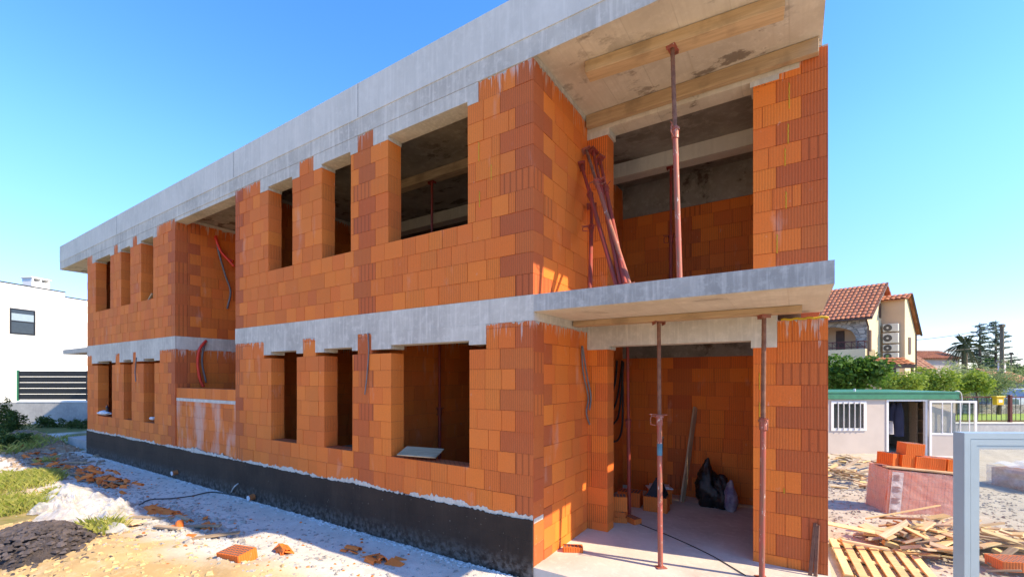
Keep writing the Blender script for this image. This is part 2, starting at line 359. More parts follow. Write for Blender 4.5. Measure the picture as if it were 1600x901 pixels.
def ground_mat():
    m, t, b = newmat('building_ground'); N = NT(t); v = N.pos()
    at = N.n('ShaderNodeAttribute'); at.attribute_name = 'zone'; sp = N.sep(at.outputs['Color'])
    n0 = N.noise(v, .8, 7, .65); n1 = N.noise(v, 6, 7, .7); n2 = N.noise(v, 45, 4, .7)
    sand = N.mix(N.ramp(n0, .35, .65), (.60, .41, .20), (.40, .26, .12)); sand = N.mix(N.ramp(n1, .5, .7, 0, .6), sand, (.62, .50, .32)); sand = N.mix(N.ramp(n2, .55, .75, 0, .5), sand, (.30, .21, .13))
    gry = N.mix(N.ramp(n1, .38, .62), (.66, .62, .57), (.54, .50, .46)); gry = N.mix(N.ramp(n0, .45, .65, 0, .5), gry, (.58, .50, .42)); gry = N.mix(N.ramp(n2, .60, .76, 0, .3), gry, (.34, .33, .31))
    pal = N.mix(N.ramp(n1, .35, .65), (.50, .44, .36), (.38, .33, .26)); pal = N.mix(N.ramp(n2, .56, .74, 0, .45), pal, (.34, .30, .25))
    grn = N.mix(N.ramp(n1, .4, .6), (.11, .15, .035), (.20, .17, .07))
    c = N.mix(sp[0], sand, gry); c = N.mix(sp[1], c, grn); c = N.mix(sp[2], c, pal)
    N.set(b.inputs['Base Color'], c); b.inputs['Roughness'].default_value = .95; b.inputs['Specular IOR Level'].default_value = .2
    N.bump(b, N.math('ADD', N.math('MULTIPLY', n1, .6), N.math('MULTIPLY', n2, .5)), .8, .018); return m
M['ground'] = ground_mat()

# ------------------------------------------------------------ ground
def sstep(a, b, x): t = max(0, min(1, (x-a)/(b-a))); return t*t*(3-2*t)
def gz(x, y):
    z = -.70
    z -= .28*sstep(4, 12, x)*sstep(-4, 4, y)*1.0                # yard falls slightly to the right
    if x < 3:
        m = math.exp(-(((x+4.6)/1.7)**2 + ((y+2.6)/1.0)**2)); z += .26*m            # heap of sand in the foreground
        m = math.exp(-(((x+2.4)/1.3)**2 + ((y+1.75)/.6)**2)); z += .10*m
    z += .22*sstep(-17, -22, x)
    z += .05*noise.noise(Vector((x*.6, y*.6, 0)))*sstep(-.3, -1.5, y if x < 3 else -2) 
    z += (.035*noise.noise(Vector((x*2.3, y*2.3, 3))) + .014*noise.noise(Vector((x*8, y*8, 1))))*(1 if x > 3.1 else .35+.9*sstep(-.5, -1.6, y))
    if -16.2 < x < 3.1 and y > -.05: z = min(z, -.72)
    return z
def build_ground():
    def axis(lo, hi, f, far):
        a = list(np.arange(lo, hi+1e-6, f)); s = f*1.6; x = lo; L = []
        while x > -far: x -= s; L.append(x); s *= 1.35
        s = f*1.6; x = hi; R_ = []
        while x < far: x += s; R_.append(x); s *= 1.35
        return L[::-1]+a+R_
    xs = axis(-20, 13, .09, 900); ys = axis(-4.4, 8, .09, 900)
    nx, ny = len(xs), len(ys); vs = []; col = []
    for y in ys:
        for x in xs:
            vs.append((x, y, gz(x, y)))
            n = .5+.5*noise.noise(Vector((x*.9, y*.9, 5)))
            g = sstep(-2.2+.9*(n-.5), -1.35+.9*(n-.5), y) if x < 1 else 0
            if x < -4.5: g = sstep(-2.5, -1.7, y)
            gr = 0
            if x < -16: gr = sstep(.45, .6, n)*.9
            if x < -6.5 and y < -2.0: gr = max(gr, sstep(-2.2, -2.7, y)*.75*sstep(.35, .6, n))
            if x < -21: gr = 1
            if y > 24 or x > 22: gr = 1
            pal = sstep(2.4, 3.2, x)*(1-gr)
            col += [g*(1-pal), gr, pal, 1]
    fs = [(j*nx+i, j*nx+i+1, (j+1)*nx+i+1, (j+1)*nx+i) for j in range(ny-1) for i in range(nx-1)]
    me = bpy.data.meshes.new('ground'); me.from_pydata(vs, [], fs)
    ca = me.color_attributes.new('zone', 'FLOAT_COLOR', 'POINT'); ca.data.foreach_set('color', col)
    me.polygons.foreach_set('use_smooth', [True]*len(fs)); me.materials.append(M['ground'])
    o = bpy.data.objects.new('ground', me); S.collection.objects.link(o); o['kind'] = 'structure'
build_ground()

# ------------------------------------------------------------ the house shell
ZB, ZU, CH = .06, 2.61, .25
H = root('house_under_construction', (-6.5, 2.5, -.70))
tag(H, 'two-storey unfinished house shell of orange hollow bricks with raw concrete beams and flat roof', 'house')
def brick_wall(name, ax, u0, u1, plane, th, zs, zt, openings=(), zones=(), face=1, seed=0, rib=.75, shift=0., parent=H, label=None, mat='brick', lens=(.25, .375, .25, .30), dprob=.04):
    """ax 'x': wall runs along x, outer face at y=plane, body to y=plane+th*face. ax 'y' likewise with the axes swapped."""
    R = random.Random(seed); mb = MB(); nz = int(round((zt-zs)/CH+.499))
    for k in range(nz):
        za = zs+k*CH; zb = min(zs+(k+1)*CH, zt); zm = .5*(za+zb)
        if zb-za < .02: continue
        segs = [(u0, u1)]
        for (a, b, c, d) in openings:
            if c-.06 < zm < d+.0:
                ns = []
                for s0, s1 in segs:
                    if b <= s0 or a >= s1: ns.append((s0, s1)); continue
                    if a > s0: ns.append((s0, a))
                    if b < s1: ns.append((b, s1))
                segs = ns
        for s0, s1 in segs:
            bl = []
            zz = []
            for (a, b, dl, dr) in zones:                       # toothed darker infill blocks: extend left / right on alternate courses
                a2 = a-(dl if k % 2 else 0); b2 = b+(dr if k % 2 == 0 else 0)
                a2, b2 = max(a2, s0), min(b2, s1)
                if b2-a2 > .04: zz.append((a2, b2))
            zz.sort(); cur = s0
            def fill(p, q):
                x = p; first = True
                while q-x > .001:
                    L = R.choice(lens)
                    if first and R.random() < .5 and q-x > .3: L *= .5+.5*(k % 2)
                    first = False
                    if q-x-L < .09: L = q-x
                    bl.append((x, x+L, 1 if R.random() < dprob else 0, 0)); x += L
            for a2, b2 in zz:
                if a2 > cur: fill(cur, a2)
                bl.append((a2, b2, 1, 1)); cur = b2
            if s1 > cur: fill(cur, s1)
            for (p, q, dk, zn) in bl:
                g = .0030; j = R.uniform(-.003, .003); j2 = R.uniform(-.003, .003)
                v = (.55+.45*R.random()) if dk else R.random()*.06
                if dk and not zn: v = R.uniform(.15, .5)
                rb = (1.0 if R.random() < .7 else .3) if dk else (rib*R.choice((.25, .6, 1, 1.4)))
                c = (v, R.random(), rb, 1)
                f0, f1 = plane+(j)*face, plane+(th+j2)*face
                lo, hi = min(f0, f1), max(f0, f1)
                A = (p+g, lo, za+g*.8) if ax == 'x' else (lo, p+g, za+g*.8)
                B = (q-g, hi, zb-g*.8) if ax == 'x' else (hi, q-g, zb-g*.8)
                mb.box(A, B, c)
            f0, f1 = plane+.009*face, plane+(th-.009)*face; lo, hi = min(f0, f1), max(f0, f1)
            cc = (1, .1, 0, 1)  # dark orange core: shadow between the blocks put into the colour
            if ax == 'x': mb.box((s0+.006, lo, za), (s1-.006, hi, zb), cc)
            else: mb.box((lo, s0+.006, za), (hi, s1-.006, zb), cc)
    o = wchild(name, mb, M[mat], parent, attr=True)
    if label: o['label'] = label
    return o
UPW = [(-2.44, -.97), (-4.03, -3.29), (-5.65, -4.88)]; LOW = [(-2.38, -.945), (-3.965, -3.25), (-5.56, -4.745)]
FUP = [(-15.22, -13.97), (-13.12, -12.45), (-11.70, -10.93)]; FLO = [(-15.03, -13.83), (-12.93, -12.36), (-11.53, -10.85)]
def op(l, a, b): return [(x0, x1, a, b) for x0, x1 in l]
T = .25
# lintel blocks: x range, opening, storey
def lint(opn, ext):   # brick cut-outs above an opening
    return [(a, b, 0, 0) for a, b in ext]
LEXT = [(-2.80, -.68), (-4.20, -3.12), (-5.80, -4.56)]; UEXT = [(-2.76, -.80), (-4.25, -3.12), (-5.92, -4.66)]
FLEXT = [(-15.55, -13.53), (-13.22, -12.25), (-12.03, -10.52)]; FUEXT = [(-15.5, -13.65), (-13.35, -12.25), (-11.95, -10.7)]
def wins(l, e, z0, zb, zt):
    return [(a, b, z0, zb) for a, b in l] + [(a, b, zb, zt+.1) for a, b in e]
cz = lambda: None
brick_wall('brick_wall', 'x', -6.86, 0, 0, T, ZB-.06, 2.31, wins(LOW, LEXT, .55, 2.06, 2.31), [(-.25, 0, .22, 0), (-3.10, -2.86, .12, .10), (-6.86, -6.70, 0, .14)], seed=1)
brick_wall('brick_wall', 'x', -6.86, 0, 0, T, ZU, 5.36, wins(UPW, UEXT, 3.60, 5.11, 5.36), [(-.25, 0, .22, 0), (-3.10, -2.82, .12, .10), (-6.86, -6.70, 0, .14)], seed=2)
brick_wall('brick_wall', 'x', -16, -9.66, 0, T, ZB-.06, 2.31, wins(FLO, FLEXT, .55, 2.06, 2.31), [(-9.86, -9.66, .2, 0)], seed=3, dprob=.04)
brick_wall('brick_wall', 'x', -16, -9.66, 0, T, ZU, 5.36, wins(FUP, FUEXT, 3.60, 5.11, 5.36), [(-9.86, -9.66, .2, 0)], seed=4, dprob=.04)
# stair recess: left return, right return, back, low infill
for zs, zt, sd in ((ZB-.06, 2.31, 5), (ZU, 5.36, 6)):
    brick_wall('brick_wall', 'y', .25, 2.6, -9.66, T, zs, zt, zones=[(.25, .30, 0, .22)], face=-1, seed=sd, rib=1.1, lens=(.25, .25, .375))
    brick_wall('brick_wall', 'y', .25, 2.6, -6.86, T, zs, zt, face=1, seed=sd+20, rib=.8)
    brick_wall('brick_wall', 'x', -9.91, -6.61, 2.6, T, zs, zt, face=1, seed=sd+30)
brick_wall('brick_wall', 'x', -9.66, -6.86, .03, .2, ZB-.06, 1.10, seed=7, mat='brick_streaked', label='low brick infill with pale streaks')
brick_wall('brick_wall', 'x', -9.66, -6.86, .03, .2, 1.17, 1.40, seed=8)
# loggia
for zs, zt, sd in ((-.69, 2.31, 9), (ZU, 5.36, 10)):
    brick_wall('brick_wall', 'y', .25, 1.58, 0, T, zs, zt, zones=[(.25, .27, 0, .20)], face=-1, seed=sd, rib=.6, dprob=.02)
    brick_wall('brick_wall', 'x', -.25, .31, 1.58, T, zs, zt-.25, seed=sd+2, rib=1.2, dprob=.45, lens=(.25, .31))
    brick_wall('brick_pillar', 'x', 2.13, 2.87, 1.58, T, zs if zs > 0 else zs, zt if zs > 0 else 2.06, zones=[(2.62, 2.87, .25, 0)], seed=sd+4, rib=.7, lens=(.25, .2, .33), dprob=0)
    brick_wall('brick_wall', 'y', 1.83, 4.2, 2.87, T, zs, zt, face=-1, seed=sd+6)
    brick_wall('brick_wall', 'x', -6.61, 2.62, 4.2, T, zs, 2.02 if zs < 0 else 4.8, seed=sd+8, zones=[(.62, .95, .1, .15)], dprob=.12)
brick_wall('brick_wall', 'x', 2.38, 2.87, 1.583, .24, 2.06, 2.31, seed=61, dprob=1)
for zs, zt, sd in ((ZB-.06, 2.31, 71), (ZU, 5.36, 72)):
    brick_wall('brick_wall', 'y', .25, 4.2, -.60, .25, zs-(.75 if zs < 1 else 0), zt, face=1, seed=sd+40)  # partition added to block loggia daylight and darken the window rooms
    brick_wall('brick_wall', 'y', .25, 4.2, -3.12, .15, zs-(.75 if zs < 1 else 0), zt, face=1, seed=sd+50) if zs < 1 else None
    brick_wall('brick_wall', 'y', 2.85, 4.2, -6.86, T, zs, zt, face=1, seed=sd)
    brick_wall('brick_wall', 'x', -16, -9.91, 3.6, T, zs, zt, seed=sd+4)
    brick_wall('brick_wall', 'y', .25, 3.6, -16, T, zs, zt, face=1, seed=sd+6)
    brick_wall('brick_wall', 'y', .25, 3.6, -12.1, .12, zs, zt, face=1, seed=sd+8)
# corner shells below the lower courses of the return wall in the loggia
def cpart(name, boxes, mat, label=None, parent=H):
    mb = MB()
    for a, b in boxes: mb.box(a, b)
    o = wchild(name, mb, M[mat], parent)
    if label: o['label'] = label
    return o
cpart('ring_beam', [((-6.86, -.006, 2.31), (0.006, .256, 2.61))], 'conc', 'rough grey concrete band between the storeys right of the recess')
cpart('ring_beam', [((-16.006, -.006, 2.31), (-9.654, .256, 2.61))], 'conc', 'rough grey concrete band between the storeys left of the recess')
cpart('ring_beam', [((-9.91, .256, 2.31), (-9.654, 2.85, 2.61)), ((-6.86, .256, 2.31), (-6.61, 2.85, 2.61)), ((-9.654, 2.6, 2.31), (-6.86, 2.85, 2.61))], 'conc')
cpart('ring_beam', [((-9.66, .024, 1.10), (-6.86, .236, 1.168))], 'conc', 'thin concrete strip in the low infill wall')
def lintels(l, ext, z, zt):
    for (a, b), (e, f) in zip(l, ext):
        mb = MB(); mb.box((e, -.007, z), (a, .257, zt-.001)); mb.box((b, -.007, z), (f, .257, zt-.001)); mb.box((a, -.0065, z+.055), (b, .2565, zt-.001))
        wchild('lintel', mb, M['conc'], H)
cpart('ring_beam', [((-.25, .2565, 2.31), (.004, 1.572, 2.609))], 'conc')
lintels(LOW, LEXT, 2.06, 2.31); lintels(FLO, FLEXT, 2.06, 2.31); lintels(UPW, UEXT, 5.11, 5.36); lintels(FUP, FUEXT, 5.11, 5.36)
# ragged cement edge over the bitumen base, then the base itself
def ragged(x0, x1, y, zlo, zc, amp, seed, mat, name, th=.02, step=.02, label=None):
    mb = MB(); n = int((x1-x0)/step); vs = []; fs = []
    for i in range(n+1):
        x = x0+(x1-x0)*i/n
        z = zc + amp*(noise.noise(Vector((x*1.1, seed, 0)))*1.2 + .8*noise.noise(Vector((x*6, seed, 3))) + .9*noise.noise(Vector((x*23, seed, 7))))
        vs += [(x, y, zlo), (x, y, z), (x, y+th, z), (x, y+th, zlo)]
    for i in range(n):
        a = i*4; b = a+4; fs += [(a, b, b+1, a+1), (a+1, b+1, b+2, a+2), (a+2, b+2, b+3, a+3)]
    fs += [(0, 1, 2, 3), (n*4+3, n*4+2, n*4+1, n*4)]
    mb.add(vs, fs); o = wchild(name, mb, M[mat], H)
    if label: o['label'] = label
ragged(-16.01, -.006, -.006, -.80, .035, .05, 3, 'conc', 'mortar_skirt', .02)
ragged(-16.02, -.002, -.018, -.82, -.012, .028, 9, 'bitumen', 'bitumen_base', .02, label='black bitumen coated plinth')
cpart('foundation', [((-16, .006, -.9), (2.87, .246, 0)), ((-16, .25, -.9), (-15.75, 5, 0)), ], 'conc') if False else None
cpart('foundation', [((-16.0, .016, -.9), (-.002, .244, -.0))], 'conc')
cpart('floor_slab', [((-.002, .0, -.95), (2.90, 5, -.556)), ((-16, .25, -.95), (-.002, 5, -.56))], 'floor', 'pale dusty concrete floor of the ground storey')
cpart('foundation', [((-16, .26, -.9), (-15.75, 3.85, 0))], 'conc'); cpart('foundation', [((-15.75, 3.6, -.9), (-9.66, 3.85, 0))], 'conc'); cpart('foundation', [((-9.91, .26, -.9), (-9.66, 3.6, 0))], 'conc')
cpart('foundation', [((-6.86, .26, -.9), (-6.61, 4.45, 0))], 'conc'); cpart('foundation', [((-9.66, 2.6, -.9), (-6.86, 2.85, 0))], 'conc'); cpart('foundation', [((-6.61, 4.2, -.9), (-.26, 4.44, -.5))], 'conc')
cpart('ring_beam', [((-6.862, 2.851, 2.31), (-6.6, 4.46, 2.611))], 'conc'); cpart('roof_beam', [((-6.862, 2.851, 5.36), (-6.6, 4.46, 5.43))], 'conc')
# corner brick of the loggia return below the plinth line
brick_wall('brick_wall', 'y', .002, .25, 0, T, -.555, 2.31, zones=[(.002, .25, 0, 0)], face=-1, seed=44, label='darker corner blocks')
brick_wall('brick_wall', 'y', .25, 1.58, -.001, T-.003, -.555, -.44, face=-1, seed=45)
# slabs
cpart('floor_slab', [((0.006, 0, 2.41), (2.825, 1.83, 2.605)), ], 'soffit', 'cantilevered loggia slab')
cpart('slab_edge', [((0.006, -.006, 2.413), (2.831, 0, 2.607)), ((2.825, 0, 2.413), (2.831, 1.83, 2.607))], 'slab_edge')
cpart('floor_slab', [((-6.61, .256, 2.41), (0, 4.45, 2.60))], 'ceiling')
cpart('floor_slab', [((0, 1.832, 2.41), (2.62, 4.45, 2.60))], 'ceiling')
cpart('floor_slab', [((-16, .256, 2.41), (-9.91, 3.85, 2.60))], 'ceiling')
cpart('floor_slab', [((-18.6, -.0, 2.43), (-16.006, 3.6, 2.58))], 'conc', 'cantilevered slab at the far left end')
cpart('ring_beam', [((0.0, 1.574, 2.06+.03), (2.38, 1.836, 2.408)), ], 'conc', 'concrete beam over the ground floor loggia opening')
cpart('beam_bearing', [((0.0, 1.574, 2.045), (.335, 1.84, 2.09))], 'conc'); cpart('beam_bearing', [((2.11, 1.574, 2.0), (2.38, 1.84, 2.09))], 'conc')
cpart('roof_beam', [((0.0, 1.574, 5.19), (2.6, 1.836, 5.42)), ((2.6, 1.57, 5.362), (2.81, 1.83, 5.42))], 'soffit', 'beam over the upper loggia opening')
cpart('beam_bearing', [((.0, 1.57, 5.10), (.335, 1.84, 5.19))], 'conc'); cpart('beam_bearing', [((2.10, 1.57, 5.13), (2.40, 1.84, 5.192))], 'conc')
cpart('roof_beam', [((-.25, -.004, 5.361), (.006, 1.83, 5.42))], 'conc')
cpart('roof_beam', [((-6.86, .0, 5.361), (-.25, .25, 5.42)), ((-16.0, .0, 5.361), (-9.66, .25, 5.42)), ((-9.91, .25, 5.361), (-9.66, 2.85, 5.42)), ((-6.86, .25, 5.361), (-6.61, 2.85, 5.42)), ((-9.66, 0, 5.28), (-6.86, .25, 5.42)), ((-9.66, 2.6, 5.361), (-6.86, 2.85, 5.42))], 'conc')
cpart('roof_slab', [((-.25, 0, 5.42), (2.81, 1.83, 5.6))], 'soffit', 'beige board-marked soffit over the loggia')
cpart('roof_slab', [((-2.75, .25, 5.42), (2.87, 5, 5.598))], 'ceiling') if False else None
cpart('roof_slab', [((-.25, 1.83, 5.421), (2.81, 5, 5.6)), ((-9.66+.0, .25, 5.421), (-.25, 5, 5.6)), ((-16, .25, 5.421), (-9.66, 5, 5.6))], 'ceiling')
cpart('roof_slab', [((-18.9, 0, 5.36), (-16.0, 5, 5.6))], 'soffit')
cpart('roof_edge', [((-18.9, -.008, 5.365), (2.813, 0, 5.62)), ((-18.908, -.008, 5.365), (-18.9, 5, 5.62)), ((2.81, -.008, 5.425), (2.816, 5, 5.62))], 'conc', 'rough drip-stained lower band of the roof edge')
cpart('parapet', [((-18.9, -.016, 5.62), (2.81, .18, 6.16)), ((2.64, .18, 5.62), (2.81, 5, 6.16)), ((-18.9, .18, 5.62), (-18.72, 5, 6.16)), ((-18.9, 5, 5.62), (2.81, 5.18, 6.16))], 'parapet', 'smooth pale concrete parapet')
cpart('ceiling_beam', [((-6.61, 3.15, 5.18), (2.62, 3.40, 5.421))], 'parapet')
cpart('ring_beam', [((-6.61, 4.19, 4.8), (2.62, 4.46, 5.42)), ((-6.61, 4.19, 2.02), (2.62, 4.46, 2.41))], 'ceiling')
cpart('ceiling_beam', [((.0, 2.3, 2.22), (2.62, 2.5, 2.41))], 'wood')
for x, w_, d_ in ((-13.4, .004, 0), (-6.9, .004, 0), (-3.1, .004, 0)):
    cpart('parapet_joint', [((x, -.018, 5.64), (x+.006, -.0155, 6.15))], 'char')
# yellow foam bead on the right pillar head
mb = MB(); pts = [(2.42+.45*i/14, 1.572+.004*math.sin(i*2.1), 2.318+.007*math.sin(i*1.7)) for i in range(15)]; mb.tube(pts, .013, 6); wchild('foam_bead', mb, M['tape'], H, smooth=True)
for xx, za, zb in ((-.79, 4.36, 4.60), (-.60, 4.08, 4.27), (-.78, 3.78, 3.98)):
    mb = MB(); mb.tube([(xx+.004*math.sin(i*3), -.002, za+(zb-za)*i/8) for i in range(9)], .0055, 5); wchild('foam_bead', mb, M['tape'], H, smooth=True)
for xx, za, zb in ((2.50, 4.75, 5.05), (2.49, 4.35, 4.58), (2.46, 4.1, 4.3), (2.47, 3.6, 3.8), (2.38, 3.1, 3.32), (2.2, 2.72, 2.86), (2.2, 1.5, 1.7), (2.2, 1.1, 1.35), (2.45, .3, .36)):
    mb = MB(); mb.tube([(xx+.004*math.sin(i*3), 1.576, za+(zb-za)*i/8) for i in range(9)], .0055, 5); wchild('foam_bead', mb, M['tape'], H, smooth=True)

# ------------------------------------------------------------ steel props
def prop(base, top, label, group='adjustable steel props', mat='prop', frac=.55, name='steel_prop', rb=.029, handle=0.):
    base = Vector(base); top = Vector(top); L = (top-base).length
    r = root(name, base); r.rotation_mode = 'QUATERNION'
    r.rotation_quaternion = (top-base).to_track_quat('Z', 'Y') @ Matrix.Rotation(handle, 4, 'Z').to_quaternion()
    tag(r, label, 'steel prop', group)
    P = M[mat]
    link('base_plate', MB().bbox((-.06, -.06, 0), (.06, .06, .007), .002), P, r)
    link('outer_tube', MB().tube([(0, 0, .006), (0, 0, L*frac)], rb, 14), P, r, smooth=False)
    link('inner_tube', MB().tube([(0, 0, L*frac-.05), (0, 0, L-.007)], rb*.80, 14), M['rust_brown'] if mat == 'prop' else P, r)
    mb = MB(); mb.tube([(0, 0, L*frac-.11), (0, 0, L*frac+.02)], rb*1.32, 14); mb.tube([(0, 0, L*frac-.02), (0, 0, L*frac+.005)], rb*1.7, 14)
    c = link('collar', mb, P, r)
    z = L*frac; mb = MB(); mb.tube([(rb*1.2, 0, z), (.10, .0, z), (.115, 0, z-.03), (.11, 0, z-.10), (.05, 0, z-.11)], .006, 6); mb.tube([(-.10, 0, z+.02), (.13, 0, z+.02)], .006, 6); link('handle', mb, P, c)
    mb = MB(); mb.bbox((-.07, -.05, L-.008), (.07, .05, L), .002)
    for sx in (-1, 1): mb.box((sx*.062-.003, -.045, L-.04), (sx*.062+.003, .045, L-.008))
    link('top_plate', mb, P, r)
    mb = MB()
    for i in range(int((L*(1-frac))/.11)): mb.tube([(0, -rb*.83, L*frac+.06+i*.11), (0, -rb*.79, L*frac+.06+i*.11)], .007, 8)
    if mb.v: link('pin_holes', mb, M['char'], r)
    return r
prop((1.24, .80, -.556), (1.14, 1.12, 2.335), 'rusty prop with a blue paint mark standing on the sunlit loggia floor', frac=.60, handle=.4)
mb = MB(); mb.tube([(0, 0, 1.28), (0, 0, 1.42)], .0305, 14); link('paint_mark', mb, simple('blue_paint', (.05, .2, .28), .5), bpy.data.objects['steel_prop'])
prop((2.25, 1.12, -.556), (2.27, 1.15, 2.335), 'red and rust prop in front of the right ground floor pillar', frac=.60, handle=2.6)
prop((1.56, .30, 2.607), (1.42, .60, 5.27), 'red prop holding the timber under the roof soffit in the upper loggia', frac=.64, handle=1.)
prop(PZ(1040, 440, 2.6)+Vector((0, 0, 0)) if False else (0.8, 3.22, 2.6), (.8, 3.25, 5.18), 'dark prop inside the upper room under the concrete ceiling beam', mat='rust_red')
prop((.36, 2.4, -.556), (.33, 2.4, 2.22), 'dark red prop inside the ground floor room behind the loggia opening', mat='rust_red')
pw = PY(687, 600, 1.6); prop((pw.x, 1.6, -.56), (pw.x, 1.6, 2.41), 'dark prop seen through the large ground floor window', mat='rust_red')
pw = PY(675, 300, 1.6); prop((pw.x, 1.6, 2.6), (pw.x, 1.6, 5.24), 'dark prop seen through the large upper window', mat='rust_red')
prop((2.1, 3.3, -.556), (2.45, 4.1, 1.15), 'dark red prop leaning in the right rear corner of the ground floor room', mat='rust_red')
prop((2.02, 2.6, 2.61), (2.25, 3.0, 4.0), 'dark prop leaning behind the right upper pillar', mat='rust_red')
BN = 'red props leaning in a bundle against the loggia wall'
bl = [((922, 456), (903, 262), 'leftmost slim red prop of the leaning bundle', .12),
      ((965, 452), (900, 262), 'red prop with the lowest head in the leaning bundle', .22),
      ((985, 449), (908, 240), 'tallest rusty prop with whitish worn tube in the leaning bundle', .16),
      ((972, 451), (918, 247), 'middle red prop behind the worn one in the leaning bundle', .30),
      ((978, 449), (930, 266), 'rightmost red prop of the leaning bundle', .38)]
tops = [(.03, 1.05, 4.35), (.03, 1.30, 4.62), (.05, 1.42, 4.88), (.14, 1.46, 4.86), (.24, 1.46, 4.72)]
for i, ((b_, t_, lb, yy)) in enumerate(bl):
    base = PZ(b_[0], b_[1], 2.607); base = Vector((base.x, max(base.y, .06), 2.607))
    if i == 0: tops[0] = (.10, 1.50, 4.1); base = PY(922, 456, .25); base.z = 2.607
    prop(base, tops[i], lb, BN, mat='prop' if i == 2 else 'rust_red', frac=.72, rb=.026, handle=i*1.3)
# timbers held up by the props
def plank(a, b, w_, h_, mat, label, name='timber_beam', group=None, roll=0., cat='timber'):
    a = Vector(a); b = Vector(b); L = (b-a).length; d = b-a
    q = d.to_track_quat('X', 'Z') @ Matrix.Rotation(roll, 4, 'X').to_quaternion()
    o = link(name, MB().bbox((0, -w_/2, -h_/2), (L, w_/2, h_/2), min(.004, h_*.2)), M[mat]); o.location = a; o.rotation_mode = 'QUATERNION'; o.rotation_quaternion = q
    return tag(o, label, cat, group)
plank((.44, .55, 5.345), (2.47, .72, 5.345), .20, .14, 'wood', 'long yellow timber pressed against the upper loggia soffit')
plank((.02, 1.525, 5.33), (2.78, 1.525, 5.33), .085, .17, 'wood', 'long formwork board along the beam at the back of the upper soffit')
plank((-.0+.02, 1.12, 2.372), (2.62, 1.17, 2.372), .18, .07, 'wood', 'long timber with a bevelled end under the lower loggia slab')
p0 = PY(640, 284, 1.6); p1 = PY(727, 258, 1.6); plank((p0.x-.3, 1.6, 5.33), (p1.x+.9, 1.6, 5.33), .18, .16, 'wood_old', 'dark timber under the ceiling inside the large upper window')
plank((.88, 3.72, -.556), (1.02, 4.17, 1.10), .13, .03, 'wood_old', 'grey plank leaning on the back wall beside the black bags', name='plank', cat='plank', roll=1.57)
for s in (0, 1):
    plank((-2.18+.0*s, .02, .60), (-1.62, .20, .585), .30, .018, 'wood_old', 'board lying on the sill of the large ground floor window', name='board', cat='board', roll=.25) if s == 0 else None

# ------------------------------------------------------------ hoses
def curve(pts, n=8):
    P = [Vector(p) for p in pts]; P = [P[0]*2-P[1]]+P+[P[-1]*2-P[-2]]; out = []
    for i in range(1, len(P)-2):
        for k in range(n):
            t = k/n; a, b, c, d = P[i-1:i+3]
            out.append(.5*((2*b)+(c-a)*t+(2*a-5*b+4*c-d)*t*t+(3*b-3*c+d-a)*t**3))
    out.append(P[-2]); return out
def hose(pts, r, mat, label, group=None, name='conduit_hose', cat='hose'):
    mb = MB(); mb.tube(curve(pts), r, 7); return single(name, mb, M[mat], label, cat, group, smooth=True)
X0 = -9.66
def rp(u, v, off=.05): p = PX(u, v, X0+off); return p
hose([rp(337, 368), rp(341, 385), rp(350, 400), rp(364, 408, .25)], .03, 'hose_red', 'upper red hose curling out of the wall in the upper recess', 'hoses in the recess')
hose([rp(336, 370), rp(345, 392, .12), rp(355, 404, .2), rp(366, 416, .3)], .03, 'hose_red', 'lower red hose beside it sagging to the right in the upper recess', 'hoses in the recess')
hose([rp(337, 368), rp(342, 395), rp(352, 430), rp(360, 455), rp(355, 482)], .022, 'hose_grey', 'long dark hose hanging down the upper recess wall', 'hoses in the recess')
hose([rp(322, 532), rp(312, 545, .12), rp(309, 565, .10), rp(312, 590, .10), rp(318, 604, .12)], .034, 'hose_red', 'red hose arching out of the concrete band in the lower recess', 'hoses in the recess')
hose([rp(322, 533), rp(317, 548, .1), rp(316, 570, .08), rp(322, 597, .08)], .022, 'hose_grey', 'dark hose behind the red arch in the lower recess', 'hoses in the recess')
for i, (pts, lb) in enumerate([([(909, 540), (911, 580), (919, 620), (917, 650), (936, 692)], 'longest grey conduit hanging beside the loggia stub wall, tip curling outwards'),
            ([(910, 540), (917, 585), (923, 618), (921, 640)], 'short grey conduit hanging beside the loggia stub wall')]):
    hose([PX(u, v, .035+.02*i) for u, v in pts], .012, 'hose_grey', lb)
for i, (pts, lb) in enumerate([([(964, 563), (962, 590), (957, 612), (949, 626)], 'short black conduit curling left on the dark room wall'),
            ([(972, 563), (968, 600), (962, 630), (955, 643)], 'second black conduit from the left on the dark room wall'),
            ([(974, 565), (971, 610), (966, 650), (958, 662)], 'third black conduit on the dark room wall'),
            ([(972, 563), (973, 620), (972, 665), (966, 686), (954, 690)], 'longest black conduit on the dark room wall, ending in a hook')]):
    hose([PX(u, v, -.31+.02*i) for u, v in pts], .02, 'hose_black', lb)
hose([PY(464, 548+0, -.03) if False else PY(575, 520, -.02), PY(576, 550, -.02), PY(573, 590, -.02), PY(570, 616, -.03)], .009, 'hose_grey', 'thin grey wire hanging from the band between the lower windows')
hose([PY(213, 558, -.02), PY(211, 580, -.02), PY(212, 596, -.03)], .012, 'hose_grey', 'thin grey wire hanging left of the second far left window')
hose([PY(372, 755, -.03), PY(366, 760, -.12), PZ(361, 769, -.68)], .011, 'hose_white', 'white pipe end sticking out of the black plinth')
def pipe(u, v, lb):
    c = PY(u, v, -.02); r = root('drain_stub', (c.x, -.02, c.z)); tag(r, lb, 'pipe', 'orange drain stubs in the plinth')
    mb = MB(); mb.tube([(0, 0, 0), (0, -.10, -.01)], .055, 14); link('pipe', mb, M['hose_red'] if False else simple('orange_pipe', (.5, .14, .04), .5), r)
    mb = MB(); mb.tube([(0, -.09, -.01), (0, -.115, -.012)], .048, 14); link('foil_cap', mb, M['chalk'], r)
